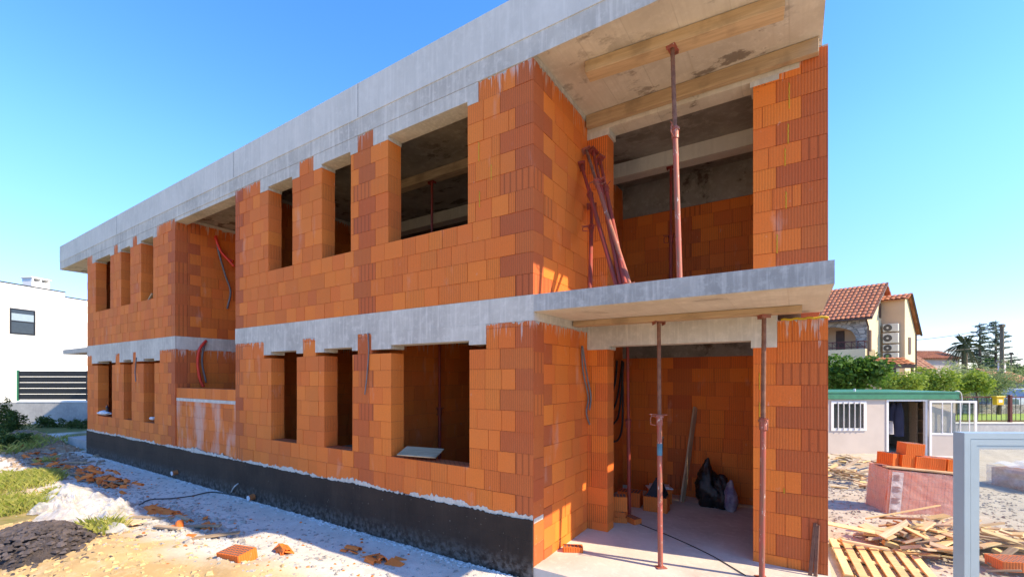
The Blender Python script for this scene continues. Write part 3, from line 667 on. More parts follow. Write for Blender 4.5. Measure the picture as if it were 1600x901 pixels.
pipe(277, 737, 'orange drain stub left in the black plinth'); pipe(397, 775, 'orange drain stub right in the black plinth beside the white pipe end')
hose([PZ(218, 788, -.66), PZ(235, 780, -.66), PZ(268, 778, -.67), PZ(300, 774, -.67), PZ(330, 768, -.68), PZ(360, 772, -.68), PZ(385, 778, -.68)], .012, 'hose_black', 'black cable lying on the grey dust strip', cat='cable', name='ground_cable')
hose([PZ(1000, 818, -.548), PZ(1050, 838, -.548), PZ(1110, 866, -.548), PZ(1165, 898, -.548)], .006, 'hose_black', 'thin black cable running across the loggia floor', cat='cable', name='floor_cable')
hose([PZ(1306, 760, -.80), PZ(1304, 800, -.78), PZ(1318, 832, -.76), PZ(1330, 838, -.74), PZ(1312, 842, -.74), PZ(1320, 880, -.70), PZ(1340, 899, -.66)], .011, 'hose_black', 'black cable looping over the gravel beside the right pillar', cat='cable', name='ground_cable')

# ------------------------------------------------------------ loose hollow bricks
def hollow_brick(loc, rot, dims, label, group, mat='brick', dark=0., holes=True, tilt=0.):
    L, W, Hh = dims; r = root('hollow_brick', loc, (tilt, 0, rot)); tag(r, label, 'brick', group)
    mb = MB(); n = max(3, int(L/.03)); 
    c = (dark, rnd.random(), 1, 1)
    mb.box((-L/2, -W/2, 0), (L/2, W/2, Hh), c)
    for i in range(n):                                   # ribs on both long faces
        x = -L/2+(i+.2)*L/n
        for s in (-1, 1):
            a, b_ = sorted((s*W/2, s*(W/2+.003))); mb.box((x, a, .002), (x+L/n*.6, b_, Hh-.002), c)
    link('brick_body', mb, M[mat], r, attr=True)
    if holes:
        mb = MB(); k = max(3, int(W/.045)); m_ = max(4, int(L/.05))
        for i in range(m_):
            for j in range(k):
                x = -L/2+.014+i*(L-.02)/m_; y = -W/2+.012+j*(W-.02)/k
                mb.box((x, y, Hh), (x+(L-.02)/m_*.66, y+(W-.02)/k*.7, Hh+.0015))
        link('cavity_openings', mb, M['dark'], r)
    return r
M['brick_loose'] = brick_mat('loose_clay_brick', stain=False)
hb = lambda *a, **k: hollow_brick(*a, mat='brick_loose', **k)
p = PZ(895, 860, -.556); hb(p, .5, (.25, .12, .065), 'small flat hollow brick lying in the sun at the foot of the loggia wall', None)
p = PZ(988, 815, -.556); hb(p, 2.6, (.25, .14, .08), 'flat hollow brick on the shaded floor inside the ground floor room', None)
p = PZ(1030, 783, -.556); hb(p, .35, (.40, .25, .24), 'hollow block carrying white slabs on the room floor', None)
for i, (sz, dz, rr, lb) in enumerate([((.42, .26, .018), .243, .5, 'lower white slab lying on the block'), ((.34, .22, .03), .262, .25, 'upper white slab lying askew on the block')]):
    mb = MB().bbox((-sz[0]/2, -sz[1]/2, 0), (sz[0]/2, sz[1]/2, sz[2]), .004); o = link('white_slab', mb, M['chalk']); o.location = (p.x, p.y, p.z+dz); o.rotation_euler = (0, 0, rr); tag(o, lb, 'slab')
for i, (dx, dy, dz, rr, dm, lb) in enumerate([(-.05, 1.0, 0, .1, (.38, .25, .24), 'hollow block at the back left of the dark room floor'), (.42, .92, 0, .05, (.38, .25, .24), 'hollow block right of the back left one in the dark room'),
        (.06, .05, 0, .3, (.28, .2, .08), 'lowest brick of the short stack behind the loggia stub wall'), (.05, .05, .084, .12, (.28, .2, .08), 'second brick of the short stack behind the loggia stub wall'), (.06, .06, .168, .4, (.26, .2, .22), 'upright block on top of the short stack behind the loggia stub wall')]):
    hb((.20+dx, 2.10+dy, -.556+dz), rr, dm, lb, None)
# shovel blade left on the block
mb = MB(); mb.add([(-.16, -.10, 0), (.14, -.12, 0), (.16, .10, .02), (-.02, .02, .30), (.0, .05, .02), (.05, .06, .28)], [(0, 1, 3), (1, 2, 5), (1, 5, 3), (0, 3, 4), (0, 4, 2, 1), (2, 4, 3, 5)]); mb.tube([(.02, .05, .2), (.02, .30, .95)], .016, 8)
o = link('shovel', mb, M['char']); o.location = (.62, 3.05, -.32); tag(o, 'black shovel standing upside down on a block in the dark room', 'shovel')
# bags
def blob(name, c, dims, mat, label, cat, seed, taper=.6, amp=.18, parts=None, n=28):
    mb = MB(); vs = []; fs = []
    for j in range(n+1):
        v = j/n
        for i in range(n):
            th = 2*math.pi*i/n; rr = math.sin(math.pi*min(1, v*.92+.08))**.5 * (1-taper*v**1.5)
            d = Vector((math.cos(th)*rr, math.sin(th)*rr, 0)); q = noise.noise(Vector((d.x*2.2+seed, d.y*2.2, v*3)))+.5*noise.noise(Vector((d.x*7+seed, d.y*7, v*9)))
            k = 1+amp*q; vs.append((d.x*dims[0]/2*k, d.y*dims[1]/2*k, dims[2]*v*(1+.2*amp*q)))
    for j in range(n):
        for i in range(n): fs.append((j*n+i, j*n+(i+1) % n, (j+1)*n+(i+1) % n, (j+1)*n+i))
    fs += [tuple(range(n))[::-1], tuple(range(n*n, n*n+n))]; mb.add(vs, fs)
    o = link(name, mb, M[mat], smooth=True); o.location = c; return tag(o, label, cat)
blob('rubbish_bag', (1.28, 3.75, -.556), (.50, .42, .82), 'bag_black', 'full black rubbish bag with its neck pulled up, beside the leaning plank', 'bag', 3, .85, .5)
blob('rubbish_bag', (1.50, 3.72, -.556), (.36, .36, .58), 'bag_black', 'lower black rubbish bag pressed against the taller one', 'bag', 8, .35, .4)
blob('cement_bag', (1.66, 3.62, -.556), (.26, .22, .52), 'purple', 'purple and white printed bag at the foot of the black bags', 'bag', 12, .5, .3)
# things on the far window sills
c = PY(166, 641, .06); blob('plastic_sack', (c.x, .02, .55), (.9, .26, .12), 'chalk', 'crumpled white sack hanging over the sill of the far left ground floor window', 'sack', 21, .6, .5)
mb = MB(); mb.tube([(0, 0, 0), (0, 0, .13), (0, 0, .17), (0, 0, .20)], [.035, .035, .014, .014], 10); o = link('plastic_bottle', mb, M['darkglass']); o.location = (c.x+.12, .05, .64); tag(o, 'small bottle standing on the white sack on the window sill', 'bottle')
c = PY(238, 651, .1); mb = MB(); mb.bbox((-.09, -.06, 0), (.09, .06, .07), .02); o = link('white_package', mb, M['chalk']); o.location = (c.x, .12, .56); tag(o, 'small white package on the sill of the third far ground floor window', 'package')
c = PY(233, 464, .1); plank((c.x-.12, .12, 3.62), (c.x+.1, .14, 3.80), .05, .03, 'wood', 'short wood stick on the sill of the third far upper window', name='wood_stick', cat='stick')
# two rusty bars at the pillar foot
for i, (u, lb) in enumerate(((1268, 'left rusty steel bar leaning on the foot of the right pillar'), (1277, 'right rusty steel bar leaning on the foot of the right pillar'))):
    q = PY(u, 900, 1.50); t_ = PY(u+6-5*i, 817+3*i, 1.565)
    mb = MB(); b0 = Vector((q.x-.02, 1.48, -.62)); b1 = Vector(t_); d = (b1-b0).normalized()
    for s in (-1, 1): mb.tube([b0+Vector((s*.008, 0, 0)), b1+Vector((s*.008, 0, 0))], .012, 6)
    single('steel_bar', mb, M['rust_brown'], lb, 'steel bar', 'rusty bars at the pillar')
# step at the far left end
mb = MB().box((-18.7, .15, -.9), (-16.03, 3.2, -.42)); single('concrete_step', mb, M['wallgrey'], 'low pale concrete step at the far left end of the house', 'step')

# ============================================================ YARD ON THE RIGHT
def LZ(u, D): p = PD(u, HY, D); return p.x, p.y
class Frame:                                                  # a thing standing upright, its own axes turned by ang about z
    def __init__(s, name, loc, ang, label, cat, group=None): s.r = root(name, loc, (0, 0, ang)); tag(s.r, label, cat, group)
    def part(s, name, mb, mat, parent=None, **k): return link(name, mb, M[mat] if isinstance(mat, str) else mat, parent or s.r, **k)
# ---- site cabin
D0 = 13.5; K = D0/FP
x_, y_ = LZ(1493, D0); C0 = Frame('site_cabin', (x_, y_, -.96), YAW, 'low pale site cabin with green roof edge and barred window', 'cabin')
cx = lambda u: (u-1493)*K
cz_ = lambda v: (722-v)*K
W0, W1, D1_, D2_ = cx(1299), cx(1352), cx(1386), cx(1447); zt = cz_(623); za, zb = cz_(671), cz_(627)
mb = MB(); L = -5.6; t = .05
mb.box((L, 0, .02), (W0, t, zt)); mb.box((W0, 0, .02), (W1, t, za)); mb.box((W0, 0, zb), (W1, t, zt)); mb.box((W1, 0, .02), (D1_, t, zt)); mb.box((D1_, 0, cz_(626)), (D2_, t, zt)); mb.box((D2_, 0, .02), (0, t, zt))
C0.part('front_wall', mb, 'cabin')
C0.part('side_wall', MB().box((-t, t, .02), (0, 2.4, zt)), 'cabin'); C0.part('side_wall', MB().box((L, t, .02), (L+t, 2.4, zt)), 'cabin'); C0.part('rear_wall', MB().box((L, 2.4, .02), (0, 2.45, zt)), 'beige_in')
C0.part('cabin_floor', MB().box((L+t, t, .02), (-t, 2.4, .10)), 'dark'); C0.part('skid', MB().box((L, .05, -.12), (0, 2.4, .018)), 'char')
mb = MB().bbox((L-.06, -.07, zt), (.06, 2.55, cz_(612)), .01); rf = C0.part('roof', mb, 'green')
C0.part('roof_lip', MB().box((L-.08, -.09, cz_(612)-.02), (.08, 2.57, cz_(612)+.015)), 'green', rf)
mb = MB(); f = .055
mb.box((W0-.02, -.025, za-.02), (W0+f, t+.01, zb+.02)); mb.box((W1-f, -.025, za-.02), (W1+.02, t+.01, zb+.02)); mb.box((W0+f, -.025, za-.02), (W1-f, t+.01, za+f)); mb.box((W0+f, -.025, zb-f), (W1-f, t+.01, zb+.02))
wf = C0.part('window_frame', mb, 'white_pvc'); C0.part('pane', MB().box((W0+f, .02, za+f), (W1-f, .028, zb-f)), 'darkglass', wf)
for i in range(5):
    x = W0+f+(W1-W0-2*f)*(i+.75)/5.5; C0.part('window_bar', MB().tube([(x, -.04, za), (x, -.04, zb)], .013, 8), 'white_pvc', wf)
mb = MB(); h = cz_(626)
mb.box((D1_-.03, -.02, .06), (D1_+.035, t+.01, h)); mb.box((D2_-.035, -.02, .06), (D2_+.03, t+.01, h)); mb.box((D1_-.03, -.02, h), (D2_+.03, t+.01, h+.05)); C0.part('door_frame', mb, 'white_pvc')
dr = C0.part('door', MB(), 'white_pvc'); x0, x1 = D2_+.04, cx(1516)
dr.location = (x0, -.04, 0); dr.rotation_euler = (0, 0, -.10); wd = x1-x0; z0, z1 = .16, cz_(625)
mb = MB()
for a, b in (((0, -.04, z0), (.06, 0, z1)), ((wd-.06, -.04, z0), (wd, 0, z1)), ((.06, -.04, z1-.06), (wd-.06, 0, z1)), ((.06, -.04, z0), (wd-.06, 0, z0+.06)), ((.06, -.04, .86), (wd-.06, 0, .92))): mb.box(a, b)
for q in (.28, .48, .68, .88): mb.box((wd*q*.95, -.045, .92), (wd*q*.95+.018, -.02, z1-.06))
C0.part('leaf_frame', mb, 'white_pvc', dr); C0.part('pane', MB().box((.06, -.018, .92), (wd-.06, -.012, z1-.06)), 'glass', dr); C0.part('lower_panel', MB().box((.06, -.03, z0+.06), (wd-.06, -.01, .86)), 'cabin', dr); C0.part('handle', MB().tube([(wd-.03, -.045, .95), (wd-.03, -.09, .95), (wd-.13, -.09, .95)], .009, 6), 'char', dr)
mb = MB(); mb.tube(curve([(-.12, -.04, cz_(613)), (-.02, -.08, cz_(611)+.02), (.10, -.08, cz_(616)), (.09, -.09, cz_(640)), (-.06, -.10, cz_(680))]), .014, 7); C0.part('roof_hose', mb, 'hose_white', smooth=True)
mb = MB(); mb.tube([(-2.85, .3, cz_(612)), (-2.85, .3, cz_(607))], .03, 8); C0.part('roof_vent', mb, 'white_pvc')
# shelf and coats inside the cabin
sx, sy = LZ(1440, D0+.35); sh = Frame('shelf_rack', (sx, sy, -.86), YAW, 'wooden shelf rack just inside the cabin doorway', 'shelf')
for q in (-.14, .14): sh.part('upright', MB().box((q-.02, 0, 0), (q+.02, .25, 1.72)), 'wood_old')
for q in (.35, .75, 1.15, 1.5): sh.part('shelf', MB().box((-.12, .01, q), (.12, .24, q+.025)), 'wood_old')
def coat(u, label, mat, w_, h_, dz, dy):
    x, y = LZ(u, D0+dy); mb = MB(); n = 12; vs = []; m_ = 14
    for j in range(m_+1):
        v = j/m_; ww = w_*(.35+.65*min(1, v*4))*(1+.12*v)
        for i in range(n):
            th = 2*math.pi*i/n; vs.append((ww/2*math.cos(th)*(1+.08*math.sin(5*th+3*v)), .08*math.sin(th)*(1+.25*math.sin(7*th+2*v)), -h_*v))
    mb.add(vs, [(j*n+i, j*n+(i+1) % n, (j+1)*n+(i+1) % n, (j+1)*n+i) for j in range(m_) for i in range(n)]+[tuple(range(n)), tuple(range(m_*n, m_*n+n))[::-1]])
    o = link('hanging_coat', mb, M[mat], smooth=True); o.location = (x, y, .84+dz); o.rotation_euler = (0, 0, YAW); tag(o, label, 'coat')
coat(1395, 'dark coat hanging on the left in the cabin doorway', 'cloth_dark', .28, .85, 0, .35); coat(1404, 'long navy coat hanging beside the darker coat in the cabin doorway', 'cloth_dark', .30, 1.05, .02, .28); coat(1391, 'pale cloth hanging under the coats in the cabin doorway', 'cloth_light', .16, .40, -.55, .2)

# ---- shrink-wrapped pallet of blocks
ang = rad(20.6); cxp = Vector((3.85, 5.50, 0))+Vector((math.cos(ang), math.sin(ang), 0))*.54+Vector((-math.sin(ang), math.cos(ang), 0))*.30
pk = Frame('wrapped_brick_pack', (cxp.x, cxp.y, -.95), ang, 'tilted pack of orange blocks wrapped in pink-tinted film, sinking to the right', 'brick pack')
pk.r.rotation_euler = (.02, .07, ang)
def pack_mat():
    m, t, b = newmat('wrapped_blocks'); N = NT(t); v = N.obj(); X, Y, Z = N.sep(v)[0], N.sep(v)[1], N.sep(v)[2]
    u = N.math('ADD', X, Y); c = N.mix(N.ramp(N.noise(v, 2.5, 5, .6), .35, .65), (.78, .26, .15), (.62, .18, .10))
    l1 = N.math('LESS_THAN', N.math('FRACT', N.math('DIVIDE', u, .25)), .025); l2 = N.math('LESS_THAN', N.math('FRACT', N.math('DIVIDE', Z, .25)), .02)
    rb = N.math('MULTIPLY', N.math('LESS_THAN', N.math('FRACT', N.math('DIVIDE', u, .05)), .3), .25)
    c = N.mix(N.math('MAXIMUM', N.math('MULTIPLY', N.math('MAXIMUM', l1, l2), .75), rb), c, (.22, .06, .035))
    N.set(b.inputs['Base Color'], c); return m
pm = pack_mat(); bw, bd, bh = 1.06, .60, .84
pk.part('block_stack', MB().box((-bw/2, -bd/2, .13), (bw/2, bd/2, .13+bh)), pm)
mb = MB(); e = .012
def wrap(mb, a, b, n, seed, amp=.012):
    (x0, y0, z0), (x1, y1, z1) = a, b
    def dsp(p, nn): return Vector(p)+Vector(nn)*(amp*(.6+noise.noise(Vector(p)*5+Vector((seed, 0, 0)))+.6*noise.noise(Vector((p[0]*3+p[2]*9, p[1]*4, p[2]*3+p[0]*4)))))
    mb.grid(lambda i, j: dsp((x0+(x1-x0)*i/n, y0, z0+(z1-z0)*j/n), (0, -1, 0)), n, n); mb.grid(lambda i, j: dsp((x0, y0+(y1-y0)*i/n, z0+(z1-z0)*j/n), (-1, 0, 0)), n, n)
    mb.grid(lambda i, j: dsp((x1, y0+(y1-y0)*i/n, z0+(z1-z0)*j/n), (1, 0, 0)), n, n); mb.grid(lambda i, j: dsp((x0+(x1-x0)*i/n, y0+(y1-y0)*j/n, z1), (0, 0, 1)), n, n)
wrap(mb, (-bw/2-e, -bd/2-e, .12), (bw/2+e, bd/2+e, .14+bh), 40, 2); fm = pk.part('stretch_film', mb, 'film', smooth=True)
mb = MB().box((-bw/2+.03, -bd/2-.034, .15), (-bw/2+.20, -bd/2-.030, .11+bh)); lb = pk.part('printed_label_strip', mb, film_mat('label_strip', (.75, .68, .63), .7))
mb = MB()
for i in range(4):
    for j in range(6): mb.box((-bw/2+.05, -bd/2-.037, .20+i*.2+j*.018), (-bw/2+.05+.13*(.7+.3*((i*j) % 3)/2), -bd/2-.0345, .208+i*.2+j*.018))
pk.part('printed_lines', mb, simple('print_ink', (.30, .12, .09), .7), lb)
mb = MB()
for x in (-.5, -.05, .40): mb.box((x, -bd/2, 0), (x+.1, bd/2, .09))
for y in (-.3, -.05, .2): mb.box((-bw/2, y, .092), (bw/2, y+.1, .112))
pk.part('pallet_base', mb, 'wood_old')
# boards and blocks on the pack
from mathutils import Euler
RM = Matrix.Translation(pk.r.location) @ Euler(pk.r.rotation_euler).to_matrix().to_4x4()
def on(x, y, z): return RM @ Vector((x, y, z))
zt2 = .155+bh
plank(on(-.58, -.24, zt2+.02), on(.60, -.26, zt2+.02), .12, .03, 'wood', 'front board lying on the wrapped brick pack under the loose blocks', name='board', cat='board')
plank(on(-.56, .15, zt2+.02), on(.56, .12, zt2+.02), .12, .03, 'wood_old', 'rear board lying on the wrapped brick pack under the loose blocks', name='board', cat='board')
for i, (x, z, rr, dm, lb_) in enumerate([(-.45, 0, .55, (.20, .25, .21), 'leftmost loose block on the wrapped pack, turned outwards'), (-.23, 0, .12, (.21, .25, .21), 'second loose block from the left on the wrapped pack'), (-.005, 0, .04, (.22, .25, .20), 'third loose block from the left on the wrapped pack'),
        (.225, 0, -.05, (.22, .25, .20), 'fourth loose block from the left on the wrapped pack'), (-.13, .212, .1, (.30, .22, .20), 'block standing on top of the other loose blocks'), (.45, 0, .08, (.21, .25, .20), 'rightmost loose block on the wrapped pack, half behind the metal frame')]):
    q = on(x, -.10, zt2+.038+z); b_ = hb(q, ang+rr, dm, lb_, 'loose blocks on the wrapped pack'); b_.rotation_euler = (.02, .07, ang+rr)
# second wrapped pack seen through the pane
q = PZ(1600, 772, -.95); p2 = Frame('wrapped_brick_pack', (q.x+.25, q.y, -.96), YAW+.2, 'distant low pack under loose clear film, seen through the framed pane', 'brick pack')
p2.part('block_stack', MB().box((-.75, -.4, .02), (.75, .4, .60)), simple('pink_block', (.52, .24, .17), .9)); mb = MB(); wrap(mb, (-.79, -.44, .0), (.79, .44, .66), 30, 5, .05); p2.part('loose_film', mb, 'sheet', smooth=True)

# ---- wooden pallet in the foreground
pl = Frame('wooden_pallet', (3.47, 2.70, -.80), .06, 'new yellow wooden pallet with open slats lying at the bottom right', 'pallet'); pl.r.rotation_euler = (.02, .02, .07)
for i in range(7):
    x = -.47+i*.141; pl.part('slat', MB().bbox((x, -.62, .122), (x+.088, .62, .144), .003), 'wood_new')
for y in (-.60, -.05, .50):
    pl.part('cross_board', MB().bbox((-.47, y, .10), (.465, y+.1, .121), .003), 'wood_new'); pl.part('bottom_board', MB().bbox((-.47, y, .0), (.465, y+.1, .019), .003), 'wood_old')
    for x in (-.47, -.05, .365): pl.part('block', MB().bbox((x, y, .02), (x+.1, y+.1, .099), .003), 'wood_old')

# ---- scrap wood, each board its own object
base_meshes = []
for i, (L_, w_, h_) in enumerate([(.5, .08, .020), (.36, .10, .022), (.26, .12, .025), (.95, .08, .022), (.16, .09, .06), (.42, .15, .018), (.22, .07, .045), (.30, .05, .02), (.62, .045, .03)]):
    mb = MB(); mb.bbox((-L_/2, -w_/2, -h_/2), (L_/2, w_/2, h_/2), .003)
    for mt in ('wood', 'wood_old', 'wood_new'):
        me = bpy.data.meshes.new('scrap_board'); me.from_pydata([tuple(p) for p in mb.v], [], mb.f); me.materials.append(M[mt]); base_meshes.append((me, L_, h_))
R2 = random.Random(31)
def scrap(cx_, cy_, sx_, sy_, hgt, n, label, group, a0=0., spread=1.2, rot=0.):
    for i in range(n):
        gx, gy = R2.gauss(0, .42), R2.gauss(0, .42); c_, s_ = math.cos(rot), math.sin(rot)
        lx, ly = gx*sx_, gy*sy_; x = cx_+lx*c_-ly*s_; y = cy_+lx*s_+ly*c_
        k = math.exp(-(gx*gx+gy*gy)); z = gz(x, y)+.02+hgt*k*R2.random()
        me, L_, h_ = R2.choice(base_meshes); o = bpy.data.objects.new('scrap_board', me); S.collection.objects.link(o)
        pitch = R2.uniform(-.3, .3)*(1 if hgt > .1 else .3); o.location = (x, y, z+abs(math.sin(pitch))*L_/2); o.rotation_euler = (R2.uniform(-.4, .4), pitch, a0+R2.uniform(-spread, spread))
        tag(o, label, 'board', group)
q = PZ(1330, 770, -.9); scrap(q.x+.1, q.y+.3, 1.1, 1.3, .22, 42, 'scrap board in the heap between the site cabin and the pillar', 'scrap boards by the cabin', YAW-.2, .8)
q = PZ(1350, 742, -.95); scrap(q.x, q.y, 1.2, 1.0, .15, 22, 'scrap board in the heap between the site cabin and the pillar', 'scrap boards by the cabin', YAW, .6)
q = PZ(1470, 865, -.8); scrap(q.x, q.y, 1.3, .9, .26, 110, 'scrap board in the heap in front of the wrapped pack', 'scrap boards before the pack', YAW-.5, 1.0, YAW)
q = PZ(1570, 872, -.8); scrap(q.x, q.y, 1.0, .9, .2, 55, 'scrap board in the heap seen through the framed pane', 'scrap boards behind the pane', YAW-.6, .9, YAW)
q = PZ(1560, 890, -.8); plank((q.x-.8, q.y+.5, -.62), (q.x+1.4, q.y+.1, -.60), .2, .03, 'wood_old', 'long board sloping across the heap behind the pane', name='board', cat='board')
hb((PZ(1590, 893, -.7).x, PZ(1590, 893, -.7).y, -.66), .4, (.5, .25, .12), 'reddish block in the heap behind the framed pane', None)

# ---- framed pane in the right foreground
Zf = 1.5; x_, y_ = LZ(1507, Zf); gf = Frame('framed_glass_panel', (x_, y_, gz(x_, y_)+.0), YAW-.03, 'blue-grey aluminium frame with clear pane standing at the right edge', 'glass panel')
ht = 1.462-gf.r.location.z; wd = 1.15; fw = .052
def mit(i, o0, o1, y0, y1):    # side i of a mitred rectangular frame strip between offsets o0..o1
    R_ = lambda o: [(o, o), (wd-o, o), (wd-o, ht-o), (o, ht-o)]
    A, B = R_(o0), R_(o1); j = (i+1) % 4; q = [A[i], A[j], B[j], B[i]]; g_ = .0006
    vs = [(a, y0, b) for a, b in q]+[(a, y1, b) for a, b in q]; return vs, [(0, 1, 2, 3), (7, 6, 5, 4), (0, 4, 5, 1), (1, 5, 6, 2), (2, 6, 7, 3), (3, 7, 4, 0)]
for i, nm in enumerate(('rail', 'stile', 'rail', 'stile')):
    mb = MB()
    for o0, o1, y0 in ((0, .020, .0), (.020, .022, .004), (.022, .042, .001), (.042, .0435, .005), (.0435, fw, .003)): mb.add(*mit(i, o0, o1, y0, .04))
    gf.part(nm, mb, 'alu')
    mb = MB(); mb.add(*mit(i, fw, fw+.005, .010, .030)); gf.part('glazing_bead', mb, 'white_pvc')
gf.part('pane', MB().box((fw, .018, fw), (wd-fw, .022, ht-fw)), 'glass')
# ============================================================ BACKGROUND RIGHT
def tiles(mb, p0, along, down, pitch=.24, row=.36, amp=.045, th=.05):
    p0 = Vector(p0); A = Vector(along); Dn = Vector(down); nA = max(2, int(A.length/pitch)); nD = max(1, int(Dn.length/row)); nrm = A.cross(Dn).normalized()
    if nrm.z < 0: nrm = -nrm
    for r_ in range(nD):
        d0, d1 = r_/nD, (r_+1)/nD
        mb.grid(lambda i, j: p0 + A*(i/(nA*4)) + Dn*(d0+(d1-d0)*j) + nrm*(th*.2+amp*abs(math.cos(math.pi*i/4))+(.035*j)), nA*4, 1)
    v = [p0, p0+A, p0+A+Dn, p0+Dn]; mb.add([q-nrm*th for q in v]+v, [(0, 1, 2, 3), (7, 6, 5, 4), (0, 4, 5, 1), (1, 5, 6, 2), (2, 6, 7, 3), (3, 7, 4, 0)])
hx, hy = LZ(1355, 26); zg = -.9
HH = Frame('family_house', (hx, hy, zg), YAW-rad(52.4), 'cream and peach house with red tile roofs and stone balcony arch', 'house')
Z = lambda v, D: 1.65+(HY-v)*D/FP-zg
ze, zr = 5.4-zg, 7.5-zg
mb = MB(); mb.add([(0, .02, 0), (0, 5.8, 0), (0, 5.8, ze-.1), (0, 2.9, zr-.15), (0, .02, ze-.1), (-.2, .02, 0), (-.2, 5.8, 0), (-.2, 5.8, ze-.1), (-.2, 2.9, zr-.15), (-.2, .02, ze-.1)],
   [(0, 1, 2, 3, 4), (9, 8, 7, 6, 5), (0, 5, 6, 1), (1, 6, 7, 2), (2, 7, 8, 3), (3, 8, 9, 4), (4, 9, 5, 0)]); HH.part('gable_wall', mb, 'yellow_stucco')
HH.part('front_wall', MB().box((-9, 1.6, 0), (-.2, 1.8, ze+.9)), 'peach_stucco')
HH.part('balcony', MB().box((-9, -.35, 2.6), (.0, 1.6, Z(545, 26.2))), 'yellow_stucco')
# stone arch
mb = MB(); n = 16; xa, xb, zs_, ztp = -3.4, -.55, Z(526, 26.5), Z(508, 26.5); top = ze-.12; vs = []; 
for yy in (-.01, .30):
    for i in range(n+1):
        x = xa+(xb-xa)*i/n; a = math.sqrt(max(0, 1-((x-(xa+xb)/2)/((xb-xa)/2))**2)); vs += [(x, yy, zs_+(ztp-zs_)*a), (x, yy, top)]
o_ = 2*(n+1); fs = []
for i in range(n): a = 2*i; fs += [(a, a+2, a+3, a+1), (o_+a+1, o_+a+3, o_+a+2, o_+a), (a, o_+a, o_+a+2, a+2), (a+1, a+3, o_+a+3, o_+a+1)]
mb.add(vs, fs); HH.part('stone_arch', mb, 'stone'); HH.part('stone_pier', MB().box((-.55, -.01, Z(545, 26.2)), (-.003, .30, top)), 'stone'); HH.part('stone_pier', MB().box((-4.0, -.01, Z(545, 26.2)), (xa, .30, top)), 'stone')
mb = MB(); zz = Z(545, 26.2); 
for q in (.08, .42): mb.box((-9, -.33, zz+q), (-.03, -.29, zz+q+.05))
for i in range(14): mb.box((-.06-i*.32, -.33, zz), (-.03-i*.32, -.29, zz+.46)); mb.tube([(-.05-i*.32, -.31, zz+.05), (-.36-i*.32, -.31, zz+.44)], .012, 5)
mb.box((-.06, -.33, zz+.42), (-.02, 1.5, zz+.47)); HH.part('balcony_railing', mb, 'maroon')
HH.part('shutter', MB().box((-2.0, 1.55, zz+.1), (-1.55, 1.6, zz+1.3)), 'shutter'); HH.part('shutter', MB().box((.0, 2.35, Z(496, 27.4)), (.04, 2.75, Z(473, 27.4))), 'shutter')
HH.part('shutter', MB().box((.0, .42, Z(548, 26.2)), (.04, .72, Z(515, 26.2))), 'shutter')
mb = MB(); tiles(mb, (-9, 2.9, zr), (9.35, 0, 0), (0, -3.35, -2.4)); HH.part('roof', mb, 'tile'); mb = MB(); tiles(mb, (-9, 2.9, zr), (9.3, 0, 0), (0, 3.3, -2.35)); HH.part('roof', mb, 'tile')
HH.part('gutter', MB().tube([(-9, -.50, ze-.36), (.36, -.50, ze-.36)], .06, 8), 'shutter'); HH.part('downspout', MB().tube([(.06, -.45, ze-.4), (.06, -.04, ze-.8), (.06, -.04, 0)], .045, 8), 'shutter')
mb = MB(); mb.tube([(.33, -.5, ze-.33), (.33, 2.9, zr-.02)], .05, 6); HH.part('verge_board', mb, 'shutter')
zw, zap = 6.5-zg, 6.75-zg; wx = 1.11; y0, y1 = 2.93, 5.72; zlo = 4.4-zg
mb = MB(); pr = [(y0, 0), (y1, 0), (y1, zlo), (y0+.5, zap-.08), (y0, zw-.05)]; vs = [(.002, a, b) for a, b in pr]+[(wx, a, b) for a, b in pr]; mb.add(vs, [(4, 3, 2, 1, 0), (5, 6, 7, 8, 9)]+[(i, (i+1) % 5, 5+(i+1) % 5, 5+i) for i in range(5)]); HH.part('wing_wall', mb, 'peach_stucco')
HH.part('wing_side_render', MB().add([(wx+.004, a, b) for a, b in pr], [(0, 1, 2, 3, 4)]) or None, 'yellow_stucco') if False else None
mb = MB(); mb.add([(wx+.001, a, b) for a, b in pr]+[(wx+.02, a, b) for a, b in pr], [(5, 6, 7, 8, 9), (4, 3, 2, 1, 0)]+[(i, (i+1) % 5, 5+(i+1) % 5, 5+i) for i in range(5)]); HH.part('wing_side_wall', mb, 'yellow_stucco')
mb = MB(); tiles(mb, (0.02, y0+.5, zap), (wx+.2, 0, 0), (0, -.75, -.36), row=.3); HH.part('wing_roof', mb, 'tile'); mb = MB(); tiles(mb, (0.02, y0+.5, zap), (wx+.25, 0, 0), (0, 2.6, -2.35)); HH.part('wing_roof', mb, 'tile')
mb = MB(); mb.tube([(wx+.25, y0+.5, zap-.05), (wx+.25, y0+3.1, zap-2.42)], .06, 6); HH.part('verge_board', mb, 'shutter')
HH.part('downspout', MB().tube([(wx+.06, y1-.1, zlo), (wx+.06, y1-.1, 0)], .04, 8), 'shutter')
HH.part('shutter', MB().box((wx+.02, 3.75, Z(553, 27.6)), (wx+.06, 4.3, Z(527, 27.6))), 'shutter')
